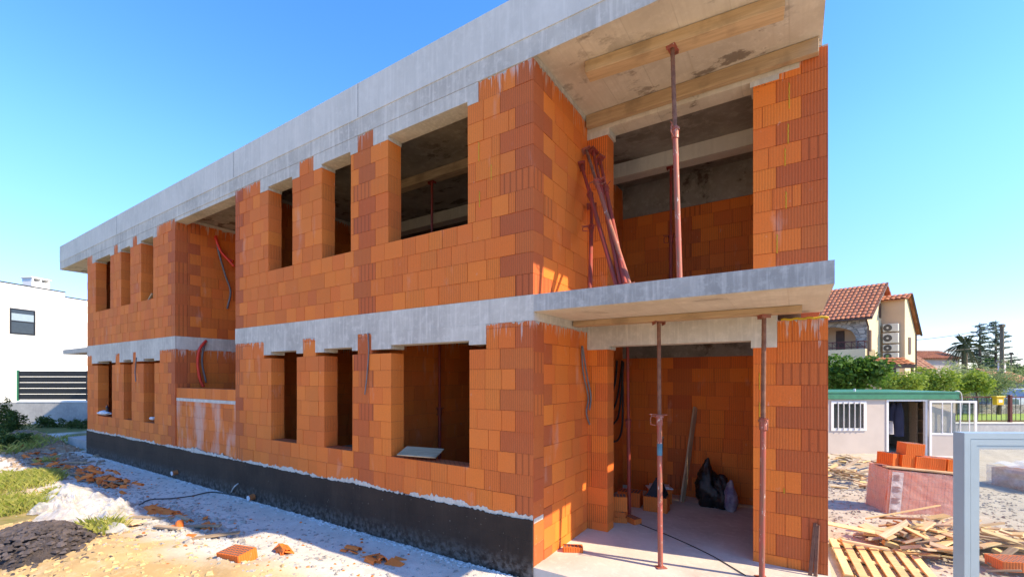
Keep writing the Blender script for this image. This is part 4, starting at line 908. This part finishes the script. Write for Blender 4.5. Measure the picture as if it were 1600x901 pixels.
def ac(v0, v1, lb_):
    D = 27.3; h = (v1-v0)*D/FP; loc = HH.r.matrix_basis @ Vector((.14, y0-.04, Z(v1, D)))
    f_ = Frame('air_conditioner', loc, YAW-rad(52.4), lb_, 'air conditioner', 'air conditioners on the peach wall'); h -= .04
    f_.part('casing', MB().bbox((0, -.30, 0), (.74, 0, h), .02), 'ac'); mb = MB(); c_ = (.24, h/2)
    r0 = min(.2, h*.42); ring = [(c_[0]+r0*math.cos(i*math.pi/8), -.305, c_[1]+r0*math.sin(i*math.pi/8)) for i in range(17)]; mb.tube(ring, .018, 5, cap=False)
    mb.add([(c_[0]+r0*math.cos(i*math.pi/8), -.303, c_[1]+r0*math.sin(i*math.pi/8)) for i in range(16)], [tuple(range(16))[::-1]]); f_.part('fan_grille', mb, 'acdark')
    mb = MB(); mb.tube([(c_[0], -.306, c_[1]), (c_[0], -.318, c_[1])], r0*.3, 10); f_.part('fan_hub', mb, 'ac')
ac(505, 518, 'topmost of four white air conditioner units stacked on the peach wall'); ac(519, 536, 'largest white air conditioner unit, second from the top on the peach wall'); ac(537, 549, 'third white air conditioner unit from the top on the peach wall'); ac(550, 562, 'lowest white air conditioner unit on the peach wall')
# porch
x_, y_ = LZ(1393, 24.2); pc = Frame('garden_porch', (x_, y_, zg), YAW-.25, 'small porch with orange tile roof below the air conditioners', 'porch'); kk = 24.2/FP
mb = MB(); tiles(mb, (-.85, .7, Z(559, 24.8)), (1.7, 0, 0), (.05, -1.1, -.42), row=.3); pc.part('roof', mb, simple('bright_clay_tile', (.55, .19, .07), .9)); pc.part('fascia', MB().box((-.85, -.42, Z(575, 24)), (.9, -.38, Z(569, 24))), 'shutter')
for x in (-.8, .0, .8): pc.part('post', MB().box((x-.05, -.33, 0), (x+.05, -.23, Z(572, 24))), 'shutter')
pc.part('rear_wall', MB().box((-.85, .6, 0), (.85, .7, Z(565, 24.8))), 'peach_stucco'); pc.part('wall_cabinet', MB().box((.25, .45, Z(585, 24)), (.60, .6, Z(572, 24))), 'ac')
def simple_house(u0, u1, D, vtop, veave, ang, label, mat='tile2', wall='yellow_stucco', name='village_house', depth=5.):
    x, y = LZ((u0+u1)/2, D); f_ = Frame(name, (x, y, zg), YAW+ang, label, 'house'); w_ = (u1-u0)*D/FP/max(.3, math.cos(ang)); a, b = Z(veave, D), Z(vtop, D+depth/2)
    mb = MB(); pr = [(0, 0), (depth, 0), (depth, a), (depth/2, b-.1), (0, a)]; vs = [(-w_/2, p, q) for p, q in pr]+[(w_/2, p, q) for p, q in pr]; mb.add(vs, [(4, 3, 2, 1, 0), (5, 6, 7, 8, 9)]+[(i, (i+1) % 5, 5+(i+1) % 5, 5+i) for i in range(5)]); f_.part('wall', mb, wall)
    sl = Vector((0, -depth/2-.3, a-b)); mb = MB(); tiles(mb, (-w_/2-.2, depth/2, b), (w_+.4, 0, 0), sl); f_.part('roof', mb, mat); mb = MB(); tiles(mb, (-w_/2-.2, depth/2, b), (w_+.4, 0, 0), (0, depth/2+.3, a-b)); f_.part('roof', mb, mat); return f_
simple_house(1422, 1452, 33, 553, 577, -.25, 'small house with pale tile roof right of the peach wing')
simple_house(1424, 1500, 46, 548, 560, .02, 'long low house with red tile roof behind the small pale-roofed one', mat='tile', wall='cabin')
sh4 = simple_house(1572, 1612, 40, 576, 596, .1, 'house with striped pale tile roof at the right edge', wall='stone'); sh4.part('chimney', MB().bbox((.5, 1.6, 3.0), (.9, 2.0, Z(566, 41)), .02), 'stucco'); sh4.part('chimney_cap', MB().bbox((.42, 1.52, Z(565, 41)), (.98, 2.08, Z(562, 41)), .02), 'stone')
# parked car far right
x_, y_ = LZ(1601, 31); cr = Frame('parked_car', (x_, y_, .0-.55), YAW+.2, 'pale blue-grey car parked at the far right edge', 'car')
mb = MB(); pr = [(-1.9, .25), (-1.95, .7), (-1.0, .85), (-.5, 1.35), (.9, 1.38), (1.6, .95), (1.95, .85), (1.95, .3)]; n = len(pr); vs = [(a, -.8, b) for a, b in pr]+[(a, .8, b) for a, b in pr]; mb.add(vs, [tuple(range(n))[::-1], tuple(range(n, 2*n))]+[(i, (i+1) % n, n+(i+1) % n, n+i) for i in range(n)]); cr.part('body', mb, simple('car_paint', (.42, .48, .55), .25, bump=0))
mb = MB(); mb.box((-.75, -.81, .9), (.15, -.795, 1.28)); mb.box((.22, -.81, .9), (.95, -.795, 1.28)); cr.part('side_window', mb, 'darkglass')
for x in (-1.2, 1.2):
    for y in (-.72, .72): cr.part('wheel', MB().tube([(x, y-.1, .3), (x, y+.1, .3)], .3, 14), 'char')
# lawn, kerb wall, fence
def fr(u, D, z): p = PD(u, HY, D); return Vector((p.x, p.y, z))
mb = MB(); mb.grid(lambda i, j: fr(1395+ (1760-1395)*i/20, 20.2+j*.7, -.50+.03*math.sin(i+j)), 20, 16); o = link('lawn', mb, simple('mown_lawn', (.16, .27, .04), .95, col2=(.24, .34, .07), scale=2, bump=.8, bd=.05)); o['kind'] = 'structure'
def fbox(name, u0, u1, D, d, z0, z1, mat, label, cat):
    x, y = LZ(u0, D); f_ = Frame(name, (x, y, z0), YAW, label, cat); w_ = (u1-u0)*D/FP; f_.part('wall_body', MB().bbox((0, 0, 0), (w_, d, z1-z0), .01), mat); return f_, w_
kw, w_ = fbox('garden_kerb_wall', 1395, 1760, 20, .22, -1.1, -.46, 'wallgrey', 'low grey concrete wall carrying the maroon fence', 'wall'); kw.part('coping', MB().bbox((0, -.03, .64), (w_, .26, .70), .01), 'parapet')
sw, w_ = fbox('rubble_garden_wall', 1400, 1760, 26, .35, -.6, .02, 'stone', 'rough stone wall behind the lawn', 'wall')
x_, y_ = LZ(1440, 20.1); gfn = Frame('garden_fence', (x_, y_, -.40), YAW, 'maroon metal fence of thin bars on the low concrete wall', 'fence')
wF = (1760-1440)*20.1/FP; 
for zz in (.04, 1.12): gfn.part('rail', MB().box((0, -.02, zz), (wF, .02, zz+.05)), 'maroon')
i = 0
for u in (1476, 1578, 1680): x = (u-1440)*20.1/FP; gfn.part('fence_post', MB().bbox((x-.06, -.06, 0), (x+.06, .06, 1.24), .01), 'maroon')
x = .1
while x < wF: gfn.part('fence_bar', MB().box((x-.008, -.008, .09), (x+.008, .008, 1.12)), 'char'); x += .22
x_, y_ = LZ(1558, 19.95); lbx = Frame('yellow_box', (x_, y_, .40), YAW, 'yellow letter box with pale label hanging on the maroon fence', 'letter box')
lbx.part('box_body', MB().bbox((-.17, -.14, 0), (.17, .06, .34), .02), 'yellow'); lbx.part('lid', MB().bbox((-.21, -.17, .335), (.21, .08, .40), .015), 'yellow'); lbx.part('label_plate', MB().box((-.08, -.145, .12), (.08, -.141, .24)), 'white_pvc')
# ---- plants
def foliage(mb, c, rx, ry, rz, n, leaf, R, lump=1.6, hollow=.35, flat=.5, shape=None, asp=.5):
    c = Vector(c); k = 0; tries = 0
    while k < n and tries < n*8:
        tries += 1
        d = Vector((R.gauss(0, 1), R.gauss(0, 1), R.gauss(0, 1))).normalized(); r = R.random()**.45
        q = noise.noise(d*lump+c*.37); lim = .78+.42*q
        if r > lim and R.random() < .93: continue
        cl = noise.noise(Vector((d.x*r*4.5, d.y*r*4.5, d.z*r*4.5))+c)
        if cl < -.12: continue
        p = c+Vector((d.x*rx*r, d.y*ry*r, d.z*rz*r)); k += 1
        a = Vector((R.gauss(0, 1), R.gauss(0, 1), R.gauss(0, flat))).normalized(); b = a.cross(Vector((R.gauss(0, 1), R.gauss(0, 1), R.gauss(0, 1)))).normalized()
        s = leaf*R.uniform(.6, 1.3); col = (min(1, max(0, .5+1.3*cl+R.uniform(-.3, .3))), 0, 0, 1)
        mb.add([p-a*s, p+b*s*asp, p+a*s, p-b*s*asp], [(0, 1, 2, 3)], col)
def tree(name, u, D, vtop, vbot, wpx, mat, label, n, leaf, cat='tree', group=None, zb=None, sd=1, lobes=5, asp=.5, flat=.6):
    R = random.Random(sd); x, y = LZ(u, D); zb = zg if zb is None else zb; zt_ = 1.65+(HY-vtop)*D/FP; zl = 1.65+(HY-vbot)*D/FP; W_ = wpx*D/FP/2
    f_ = Frame(name, (x, y, zb), 0, label, cat, group); mb = MB(); mt = MB(); h0, h1 = zl-zb, zt_-zb; mid = (h0+h1)/2
    mt.tube(curve([(0, 0, 0), (.06, .03, mid*.4), (-.03, 0, mid*.8)]), [.09*max(.5, W_/1.5)*(1-.5*i/17) for i in range(17)], 8)
    for i in range(lobes):
        a = i*2*math.pi/lobes+R.random(); rr = W_*.50*R.uniform(.7, 1.1) if i else 0
        c = Vector((rr*math.cos(a), rr*.8*math.sin(a), mid+(h1-mid)*R.uniform(-.25, .35)))
        foliage(mb, c, W_*.62, W_*.55, (h1-h0)*.42, n//lobes, leaf, R, asp=asp, flat=flat)
        mt.tube([(0, 0, mid*.75), (c.x*.5, c.y*.5, (mid*.75+c.z)/2), tuple(c)], [.045, .03, .012], 6)
    f_.part('trunk', mt, 'bark'); f_.part('crown', mb, mat, attr=True); return f_
tree('fig_tree', 1333, 18.2, 556, 622, 105, 'leaf_dark', 'broad-leaved dark green tree behind the left part of the cabin', 5200, .085, sd=3, asp=.7)
tree('garden_bush', 1412, 19.4, 580, 625, 75, 'leaf_yellow', 'yellow-green bush below the porch behind the cabin roof', 3800, .065, 'bush', sd=4)
tree('garden_bush', 1458, 21.5, 574, 628, 70, 'leaf_yellow', 'yellow-green bush right of the first one, behind the cabin end', 3600, .07, 'bush', sd=5)
tree('olive_tree', 1490, 25, 563, 632, 110, 'leaf_olive', 'grey-green olive tree left of the bright young tree', 5200, .075, zb=-.5, sd=6, asp=.3)
tree('olive_tree', 1560, 25.5, 560, 632, 100, 'leaf_olive', 'grey-green olive tree right of the bright young tree', 5000, .075, zb=-.5, sd=7, asp=.3)
tree('young_tree', 1526, 22.4, 578, 618, 52, 'leaf_yellow', 'bright yellow-green young tree on the lawn behind the fence', 3600, .065, zb=-.5, sd=8)
def cedar(u, D, vtop, vbot, wpx, label, sd):
    R = random.Random(sd); x, y = LZ(u, D); h1 = 1.65+(HY-vtop)*D/FP-zg; W_ = wpx*D/FP/2; f_ = Frame('cedar_tree', (x, y, zg), 0, label, 'tree', 'cedars beyond the palm')
    mt = MB(); mt.tube([(0, 0, 0), (0, 0, h1)], [.22, .03], 8); mb = MB(); h = 1.5
    while h < h1-.1:
        f = 1-(h-1.5)/(h1-1.5); L = W_*(f**.75)*R.uniform(.6, 1.1)+.15; a = R.uniform(0, 6.28); tip = Vector((L*math.cos(a), L*math.sin(a), h+L*.12)); mt.tube([(0, 0, h), tuple(tip)], [.04, .01], 5)
        for k in range(int(30+L*70)):
            t = R.random()**.6; p = Vector((0, 0, h)).lerp(tip, t)+Vector((R.gauss(0, .14), R.gauss(0, .14), -abs(R.gauss(0, .07))+.02)); aa = Vector((R.gauss(0, 1), R.gauss(0, 1), R.gauss(0, .35))).normalized(); bb = aa.orthogonal().normalized(); s = R.uniform(.07, .16)
            mb.add([p-aa*s, p+bb*s*.35, p+aa*s, p-bb*s*.35], [(0, 1, 2, 3)], (R.random(), 0, 0, 1))
        h += .13
    f_.part('trunk', mt, 'bark'); f_.part('crown', mb, 'leaf_cedar', attr=True)
cedar(1531, 46, 504, 575, 62, 'left blue-green cedar behind the palm', 3); cedar(1556, 48, 500, 575, 76, 'right blue-green cedar behind the utility pole', 5)
# palm
x_, y_ = LZ(1507, 41); pa = Frame('palm_tree', (x_, y_, zg), 0, 'palm tree with drooping fronds left of the cedars', 'tree'); hp = 1.65+(HY-538)*41/FP-zg
mt = MB(); mt.tube([(0, 0, 0), (0, 0, hp)], [.2, .22], 10); pa.part('trunk', mt, 'bark'); mb = MB(); R = random.Random(2)
for k in range(46):
    a = R.uniform(0, 6.28); el = R.uniform(-.9, 1.3); L = R.uniform(1.0, 1.45); P0 = Vector((0, 0, hp)); d = Vector((math.cos(a)*math.cos(el), math.sin(a)*math.cos(el), math.sin(el)))
    pts = [P0+d*L*t+Vector((0, 0, -1.0*t*t*max(0, math.cos(el)))) for t in (0, .25, .5, .75, 1)]
    for i in range(2, 5):
        for q in range(8):
            c = pts[i-1].lerp(pts[i], q/8); sd_ = d.cross(Vector((0, 0, 1))).normalized()
            for s in (-1, 1): e = c+sd_*s*.26+d*.14+Vector((0, 0, -.12)); mb.add([c, e+Vector((.02, 0, .03)), e+Vector((0, 0, -.02))], [(0, 1, 2)], (R.random()*.5+(.5 if el < -.2 else 0), 0, 0, 1))
    mb.tube(pts, .018, 4)
pa.part('crown', mb, 'leaf_palm', attr=True)
# utility pole and wires
x_, y_ = LZ(1565.5, 33); up = Frame('utility_pole', (x_, y_, zg), YAW, 'weathered wooden utility pole in front of the cedars', 'utility pole'); hp = 1.65+(HY-506)*33/FP-zg
up.part('pole', MB().tube([(0, 0, 0), (0, 0, hp)], [.15, .11], 12), 'pole'); up.part('pole_head', MB().bbox((-.14, -.14, hp-.25), (.14, .14, hp-.02), .02), 'pole')
def wire(a, b, sag, lb_):
    a, b = Vector(a), Vector(b); mb = MB(); mb.tube([a.lerp(b, i/14)+Vector((0, 0, -sag*4*(i/14)*(1-i/14))) for i in range(15)], .018, 5); single('overhead_wire', mb, M['char'], lb_, 'wire')
wire(PD(1430, 531, 29), PD(1565, 509, 33), .12, 'overhead wire from the peach house to the utility pole'); wire(PD(1428, 549, 34), PD(1565, 540, 33.2), .1, 'lower overhead wire running to the utility pole')
x_, y_ = LZ(1580, 44); u2 = Frame('thin_pole', (x_, y_, zg), 0, 'thin distant pole between the cedars and the right edge', 'pole'); u2.part('pole', MB().tube([(0, 0, 0), (0, 0, Z(552, 44))], .06, 8), 'pole'); u2.part('pole_head', MB().bbox((-.12, -.1, Z(553, 44)), (.12, .1, Z(550, 44)), .02), 'pole')
tree('distant_tree', 1592, 56, 567, 592, 60, 'leaf_dark', 'dark distant tree behind the chimney at the right edge', 2200, .12, sd=12)
tree('distant_tree', 1545, 52, 556, 592, 60, 'leaf_dark', 'dark distant tree low behind the olives', 2200, .12, sd=13)
# ============================================================ LEFT SIDE
# white house
P0 = Rv*(-27.8)+Fv*24+CAM; P1 = Rv*(-27.25)+Fv*28.0+CAM; dv = (P1-P0).normalized(); ang = math.atan2(dv.y, dv.x)
wh = Frame('white_house', (P0.x, P0.y, zg), ang, 'plain white modern house with flat roof behind the slatted fence', 'house')   # local x runs back, local y to the left
a0, a1, a2 = -6, 3.1, 9; zt_ = 1.65+(HY-440)*24/FP-zg
wh.part('wall', MB().box((a0, 0, 0), (a1, 8, zt_)), 'stucco'); wh.part('wall', MB().box((a1, .02, 0), (a2, 8, zt_-.28)), 'stucco'); wh.part('roof_edge', MB().box((a0-.03, -.03, zt_), (a1+.03, 8, zt_+.05)), 'char'); wh.part('roof_edge', MB().box((a1+.03, -.01, zt_-.28), (a2, 8, zt_-.23)), 'char')
ch = wh.part('chimney', MB().bbox((1.8, .5, zt_), (2.7, 1.2, zt_+.45), .02), 'stucco'); wh.part('chimney_cap', MB().bbox((1.75, .45, zt_+.62), (2.75, 1.25, zt_+.70), .01), 'stucco', ch)
for x in (1.8, 2.2, 2.6): wh.part('cap_post', MB().box((x, .5, zt_+.45), (x+.08, 1.2, zt_+.62)), 'stucco', ch)
mb = MB(); za, zb = 4.05-zg, 5.48-zg; x0, x1 = .42, 1.60
for a, b in (((x0, -.03, za), (x0+.07, .02, zb)), ((x1-.07, -.03, za), (x1, .02, zb)), ((x0+.07, -.03, za), (x1-.07, .02, za+.07)), ((x0+.07, -.03, zb-.07), (x1-.07, .02, zb)), ((x0+.07, -.03, (za+zb)/2-.03), (x1-.07, .02, (za+zb)/2+.03))): mb.box(a, b)
wf = wh.part('window', mb, 'char'); wh.part('pane', MB().box((x0+.07, -.012, za+.07), (x1-.07, -.004, zb-.07)), 'darkglass', wf); wh.part('blind', MB().box((x0+.08, -.02, (za+zb)/2+.04), (x1-.08, -.013, zb-.28)), 'alu', wf)
# wall and slatted fence
Df = 20; x_, y_ = LZ(-260, Df); k = Df/FP; gw = Frame('boundary_wall', (x_, y_, -.6), YAW, 'grey concrete boundary wall under the dark slatted fence', 'wall'); z_ = lambda v: 1.65+(HY-v)*k+.6
gw.part('wall_body', MB().bbox((0, 0, -.3), ((520+260)*k, .22, z_(628)), .01), 'wallgrey'); gw.part('coping', MB().box(((27+260)*k, -.02, z_(628)), ((520+260)*k, .24, z_(625.5))), 'stucco')
x_, y_ = LZ(27, Df+.1); sf = Frame('slatted_fence', (x_, y_, 1.65+(HY-626)*k), YAW, 'dark horizontal slat fence standing on the boundary wall', 'fence')
for i in range(5): sf.part('slat', MB().bbox((.06, -.02, .06+i*.262), (9.0, .01, .06+i*.262+.242), .004), 'char')
sf.part('fence_post', MB().bbox((0, -.04, 0), (.07, .04, 1.40), .005), 'green')
for x in (3.15, 6.2): sf.part('fence_post', MB().bbox((x, -.035, 0), (x+.06, -.022, 1.36), .004), 'char')
# weeds
def weed(u, D, h, w_, label, sd, n=500, group='weeds along the boundary wall', spikes=6):
    R = random.Random(sd); x, y = LZ(u, D); f_ = Frame('weed_clump', (x, y, gz(x, y)-.02), 0, label, 'weeds', group); mt = MB(); mb = MB()
    for s in range(spikes):
        a = R.uniform(0, 6.28); rr = w_*.5*R.random(); b = Vector((rr*math.cos(a), rr*math.sin(a), 0)); t_ = b*1.3+Vector((R.gauss(0, .08), R.gauss(0, .08), h*R.uniform(.5, 1))); mt.tube([b, b.lerp(t_, .5)+Vector((.03, 0, 0)), t_], [.012, .009, .004], 5)
        for k_ in range(n//spikes):
            q = R.random()**.8; p = b.lerp(t_, q)+Vector((R.gauss(0, 1), R.gauss(0, 1), R.gauss(0, .6)))*(.05+.16*(1-q))*w_**.5; aa = Vector((R.gauss(0, 1), R.gauss(0, 1), R.gauss(0, .7))).normalized(); bb = aa.orthogonal().normalized(); sz = R.uniform(.03, .07)
            mb.add([p-aa*sz, p+bb*sz*.4, p+aa*sz, p-bb*sz*.4], [(0, 1, 2, 3)], (R.random(), 0, 0, 1))
    f_.part('stems', mt, 'leaf_weed', attr=True); f_.part('leaves', mb, 'leaf_weed', attr=True)
for a in [(-14, 15.5, 1.6, .8, 'tallest weed bush at the left edge before the boundary wall', 1, 2600, None, 14), (20, 17.5, .9, .6, 'mid-height weed bush right of the tall one', 2, 1600, None, 10), (12, 14.2, .55, .7, 'low dark weed clump in front of the tall weed bush', 3, 1400, None, 10),
          (70, 18.9, .5, .8, 'weeds below the left end of the slatted fence', 4, 800, None, 7), (105, 18.9, .4, .9, 'weeds below the middle of the slatted fence', 5, 800, None, 7), (128, 18.6, .55, .8, 'weeds next to the far corner of the brick house', 6, 700, None, 7), (-40, 15, 1.3, 1.8, 'weed bush beyond the left edge', 7, 900, None, 8)]: weed(*a)
# grass tufts
R = random.Random(9); mb = MB()
def blades(cx_, cy_, r_, n, h):
    for i in range(n):
        a = R.uniform(0, 6.28); q = r_*R.random()**.6; x, y = cx_+q*math.cos(a)*1.3, cy_+q*math.sin(a); z = gz(x, y)-.01; hh = h*R.uniform(.4, 1.1); dx, dy = R.gauss(0, .5)*hh, R.gauss(0, .5)*hh; w_ = .006+.004*R.random(); t = R.uniform(0, 3.14); wx_, wy_ = w_*math.cos(t), w_*math.sin(t)
        mb.add([(x-wx_, y-wy_, z), (x+wx_, y+wy_, z), (x+dx*.5+wx_*.6, y+dy*.5+wy_*.6, z+hh*.7), (x+dx, y+dy, z+hh)], [(0, 1, 2, 3)], (R.random(), 0, 0, 1))
for (u, v, r_, n, h) in [(12, 752, .9, 3000, .17), (50, 742, .5, 1300, .15), (5, 790, .6, 1300, .2), (95, 765, .25, 250, .12), (160, 842, .22, 420, .2), (175, 800, .12, 160, .14), (0, 700, 1.2, 1500, .3), (75, 720, .2, 80, .2), (110, 690, .5, 200, .2)]:
    q = PZ(u, v, -.66); blades(q.x, q.y, r_, n, h)
tag(link('grass', mb, M['grass'], attr=True), 'thin yellow-green grass on the left ground', 'grass', kind='stuff')
# plastic sheets
def sheet(pts, label, seed, amp, n=46, mat='sheet'):
    A = [PZ(u, v, -.64) for u, v in pts]
    def P(i, j):
        s, t = i/n, j/n; p = (A[0]*(1-s)+A[1]*s)*(1-t)+(A[3]*(1-s)+A[2]*s)*t; w_ = Vector((p.x, p.y, 0)); e = min(s, t, 1-s, 1-t)
        p = p+Vector((noise.noise(w_*2+Vector((seed, 0, 0))), noise.noise(w_*2+Vector((0, seed, 0))), 0))*.22
        hh = abs(noise.noise(w_*2.4+Vector((seed, 1, 0))))*1.1+abs(noise.noise(w_*6+Vector((seed, 4, 0))))*.6+abs(noise.noise(w_*14+Vector((seed, 4, 0))))*.25
        return Vector((p.x, p.y, gz(p.x, p.y)+.012+amp*hh*min(1, e*5+.1)))
    mb = MB(); mb.grid(P, n, n); return single('plastic_sheet', mb, M[mat], label, 'plastic sheet', smooth=True)
sheet([(30, 800), (190, 838), (238, 792), (95, 752)], 'large crumpled milky plastic sheet on the left ground', 3, .24, 110)
sheet([(105, 842), (190, 850), (205, 822), (130, 812)], 'smaller bunched white plastic sheet below the large one', 9, .12, 46)
# dark soil heap
q = PZ(45, 858, -.6); mb = MB(); n = 110
def Ph(i, j):
    x, y = -1+2*i/n, -1+2*j/n; r_ = math.hypot(x, y); px_, py_ = q.x+x*1.15, q.y+y*.62; w_ = Vector((px_, py_, 0))
    h = max(0, 1-r_**2)*.30*(1+.5*noise.noise(w_*2.2))+(.05*noise.noise(w_*7)+.035*noise.noise(w_*17)+.02*noise.noise(w_*40))*max(0, 1-r_)**.5*1.4
    return Vector((px_, py_, gz(px_, py_)-.03+h))
mb.grid(Ph, n, n); single('soil_heap', mb, M['black_soil'], 'heap of dark soil in the lower left corner', 'soil heap', smooth=False)
# tile fragments, each one an object
fm_ = []
for i in range(4):
    mb = MB(); n = 6; L_ = .22+.06*i
    c = (.3*i/3, .2*i+.2, .2, 1)
    for k in range(n):
        a, b = math.pi*(k/n)-.0, math.pi*((k+1)/n); r0, r1 = .075, .062
        vs = [(x, r*math.cos(t), r*math.sin(t)) for x in (-L_/2, L_/2+.02*(k % 3)) for (r, t) in ((r0, a), (r0, b), (r1, b), (r1, a))]
        mb.add(vs, [(3, 2, 1, 0), (4, 5, 6, 7), (0, 1, 5, 4), (1, 2, 6, 5), (2, 3, 7, 6), (3, 0, 4, 7)], c)
    if i % 2:
        mb = MB(); mb.bbox((-L_/2, -.08, 0), (L_/2, .08, .02), .003); mb.c = [c]*len(mb.f)
    o = link('roof_tile_piece', mb, M['brick_loose'], attr=True); fm_.append(o)
R = random.Random(14)
def frags(u, v, rx, ry, n, label, group, hgt=.1, a0=0):
    q = PZ(u, v, -.65)
    for i in range(n):
        s = fm_[i % 4]
        if s.get('label'): s = s.copy(); S.collection.objects.link(s)
        x, y = q.x+R.gauss(0, .45)*rx, q.y+R.gauss(0, .45)*ry; s.location = (x, y, gz(x, y)+hgt*R.random()); s.rotation_euler = (R.uniform(-.5, .5), R.uniform(-.3, .3), a0+R.uniform(-.6, .6)); sc = R.uniform(.4, .85); s.scale = (sc, sc, sc); tag(s, label, 'tile piece', group)
frags(150, 745, 2.6, .35, 60, 'orange clay tile piece in the row beyond the plastic sheet', 'tile pieces beyond the sheet', .16, .15)
frags(60, 712, 3.2, .6, 26, 'orange clay tile piece far back near the weeds', 'tile pieces near the weeds', .08)
frags(300, 825, .8, .35, 10, 'orange clay tile piece in the rubble right of the plastic sheet', 'tile pieces in the rubble', .04)
frags(590, 868, .5, .3, 9, 'small red shard on the dust strip in front of the near wall', 'shards on the dust strip', .0)
frags(440, 862, .3, .15, 6, 'tile piece on the sunlit heap beside the hollow brick', 'tile pieces on the sand', .06)
def gb(u, v, L_, w_, a_, label, mat='wood_old'):
    q = PZ(u, v, -.66); z = gz(q.x, q.y)+.03; d = Vector((math.cos(a_), math.sin(a_), 0))*L_/2; plank((q.x-d.x, q.y-d.y, z), (q.x+d.x, q.y+d.y, z+.03), w_, .025, mat, label, name='board', cat='board')
frags(255, 800, 1.0, .25, 26, 'small tile shard in the rubble between the plastic sheet and the black cable', 'shards by the black cable', .03)
gb(262, 838, .55, .07, .2, 'short grey board at the lower edge of the rubble'); gb(330, 846, .7, .09, .9, 'brownish board pointing at the orange hollow brick'); gb(285, 812, .5, .06, -.1, 'thin board in the middle of the rubble beside the sheet')
gb(150, 745+2, 2.6, .14, .12, 'long grey board lying along the row of tile pieces'); gb(236, 812, .8, .1, .35, 'grey board right of the plastic sheet'); gb(300, 828, .9, .08, .5, 'grey board in the rubble before the orange hollow brick'); gb(205, 825, .4, .2, .2, 'short pale board at the edge of the plastic sheet', 'wood'); gb(95, 722, 1.6, .12, .5, 'dark board near the far left rubble')
q = PZ(372, 862, -.5); bx = hb((q.x, q.y, gz(q.x, q.y)-.06), .1, (.40, .24, .15), 'orange hollow brick lying in the sun on the foreground sand', None); bx.rotation_euler = (.1, -.05, .15)
# small stones and chips
def stones(name, n, region, size, mat, label, sd, zoff=None):
    R = random.Random(sd); mb = MB(); k = 0
    while k < n:
        x, y = region(R)
        if x < 3 and y > -.02: continue
        s = size*R.uniform(.4, 1.5); z = gz(x, y)+(zoff(x, y) if zoff else 0); t = R.uniform(0, 3.1); c_, s_ = math.cos(t), math.sin(t)
        vs = []
        for (a, b, h) in ((-1, -.7, 0), (1, -.6, 0), (.8, .8, 0), (-.7, .9, 0), (-.6, -.4, .8), (.6, -.4, 1), (.5, .5, .7), (-.4, .6, .9)):
            a *= s*R.uniform(.7, 1.2); b *= s*R.uniform(.7, 1.2); vs.append((x+a*c_-b*s_, y+a*s_+b*c_, z-.005+h*s*R.uniform(.5, .9)))
        mb.add(vs, [(4, 5, 6, 7), (0, 1, 5, 4), (1, 2, 6, 5), (2, 3, 7, 6), (3, 0, 4, 7)], (R.random()*.6, R.random(), 0, 1)); k += 1
    tag(link(name, mb, mat, attr=True), label, name.replace('_', ' '), kind='stuff')
cs = simple('grey_stone', (.42, .41, .39), .95, scale=3, var=.25, bump=.5)
stones('rubble', 3200, lambda R: (R.uniform(-17, .5), -1.1+R.gauss(0, .55)), .022, cs, 'grey crushed stones along the left ground', 1)
stones('gravel', 6000, lambda R: (3.05+abs(R.gauss(0, 3.2)), R.uniform(-1.5, 9)), .024, simple('pale_gravel', (.50, .45, .38), .95, var=.3, bump=.3), 'pale gravel of the right yard', 2)
stones('brick_chips', 380, lambda R: (R.uniform(-15, .3), -1.3+R.gauss(0, .6)), .02, M['brick_loose'], 'small orange brick chips on the left ground', 3)
stones('dust_crumbs', 2600, lambda R: (R.uniform(-16, -.0), -.03-abs(R.gauss(0, .07))), .018, simple('white_crumb', (.62, .62, .62), .95, bump=0), 'whitish mortar crumbs along the black plinth', 4)
stones('sand_clods', 1500, lambda R: (R.uniform(-8, -.5), -2.9+R.gauss(0, .55)), .028, simple('sand_clod', (.62, .44, .22), .95, var=.25, bump=.5), 'ochre clods and pebbles on the foreground sand', 6)
qq = PZ(45, 858, -.6); stones('soil_lumps', 1300, lambda R: (qq.x+R.gauss(0, .55), qq.y+R.gauss(0, .32)), .03, simple('grey_lump', (.11, .09, .09), .95, var=.3, bump=.5), 'grey lumps over the dark soil heap', 7, zoff=lambda x, y: max(0, 1-(((x-qq.x)/1.15)**2+((y-qq.y)/.62)**2))*.30)
q2 = PZ(270, 812, -.65); stones('broken_concrete', 900, lambda R: (q2.x+R.gauss(0, .75), q2.y+R.gauss(0, .22)), .045, simple('broken_concrete', (.50, .48, .45), .95, var=.3, bump=.5), 'grey broken concrete between the plastic sheet and the path', 8)
q3 = PZ(70, 715, -.65); stones('far_rubble', 700, lambda R: (q3.x+R.gauss(0, 1.6), q3.y+R.gauss(0, .35)), .06, simple('dusty_rubble', (.42, .33, .26), .95, var=.35, bump=.5), 'dusty rubble near the far weeds', 9)
stones('rubble_heap', 900, lambda R: (-19.5+R.gauss(0, 1.3), .2+R.gauss(0, .6)), .09, simple('earth_clod', (.36, .25, .17), .95, bump=.5), 'brown rubble and clods near the far boundary wall', 5)
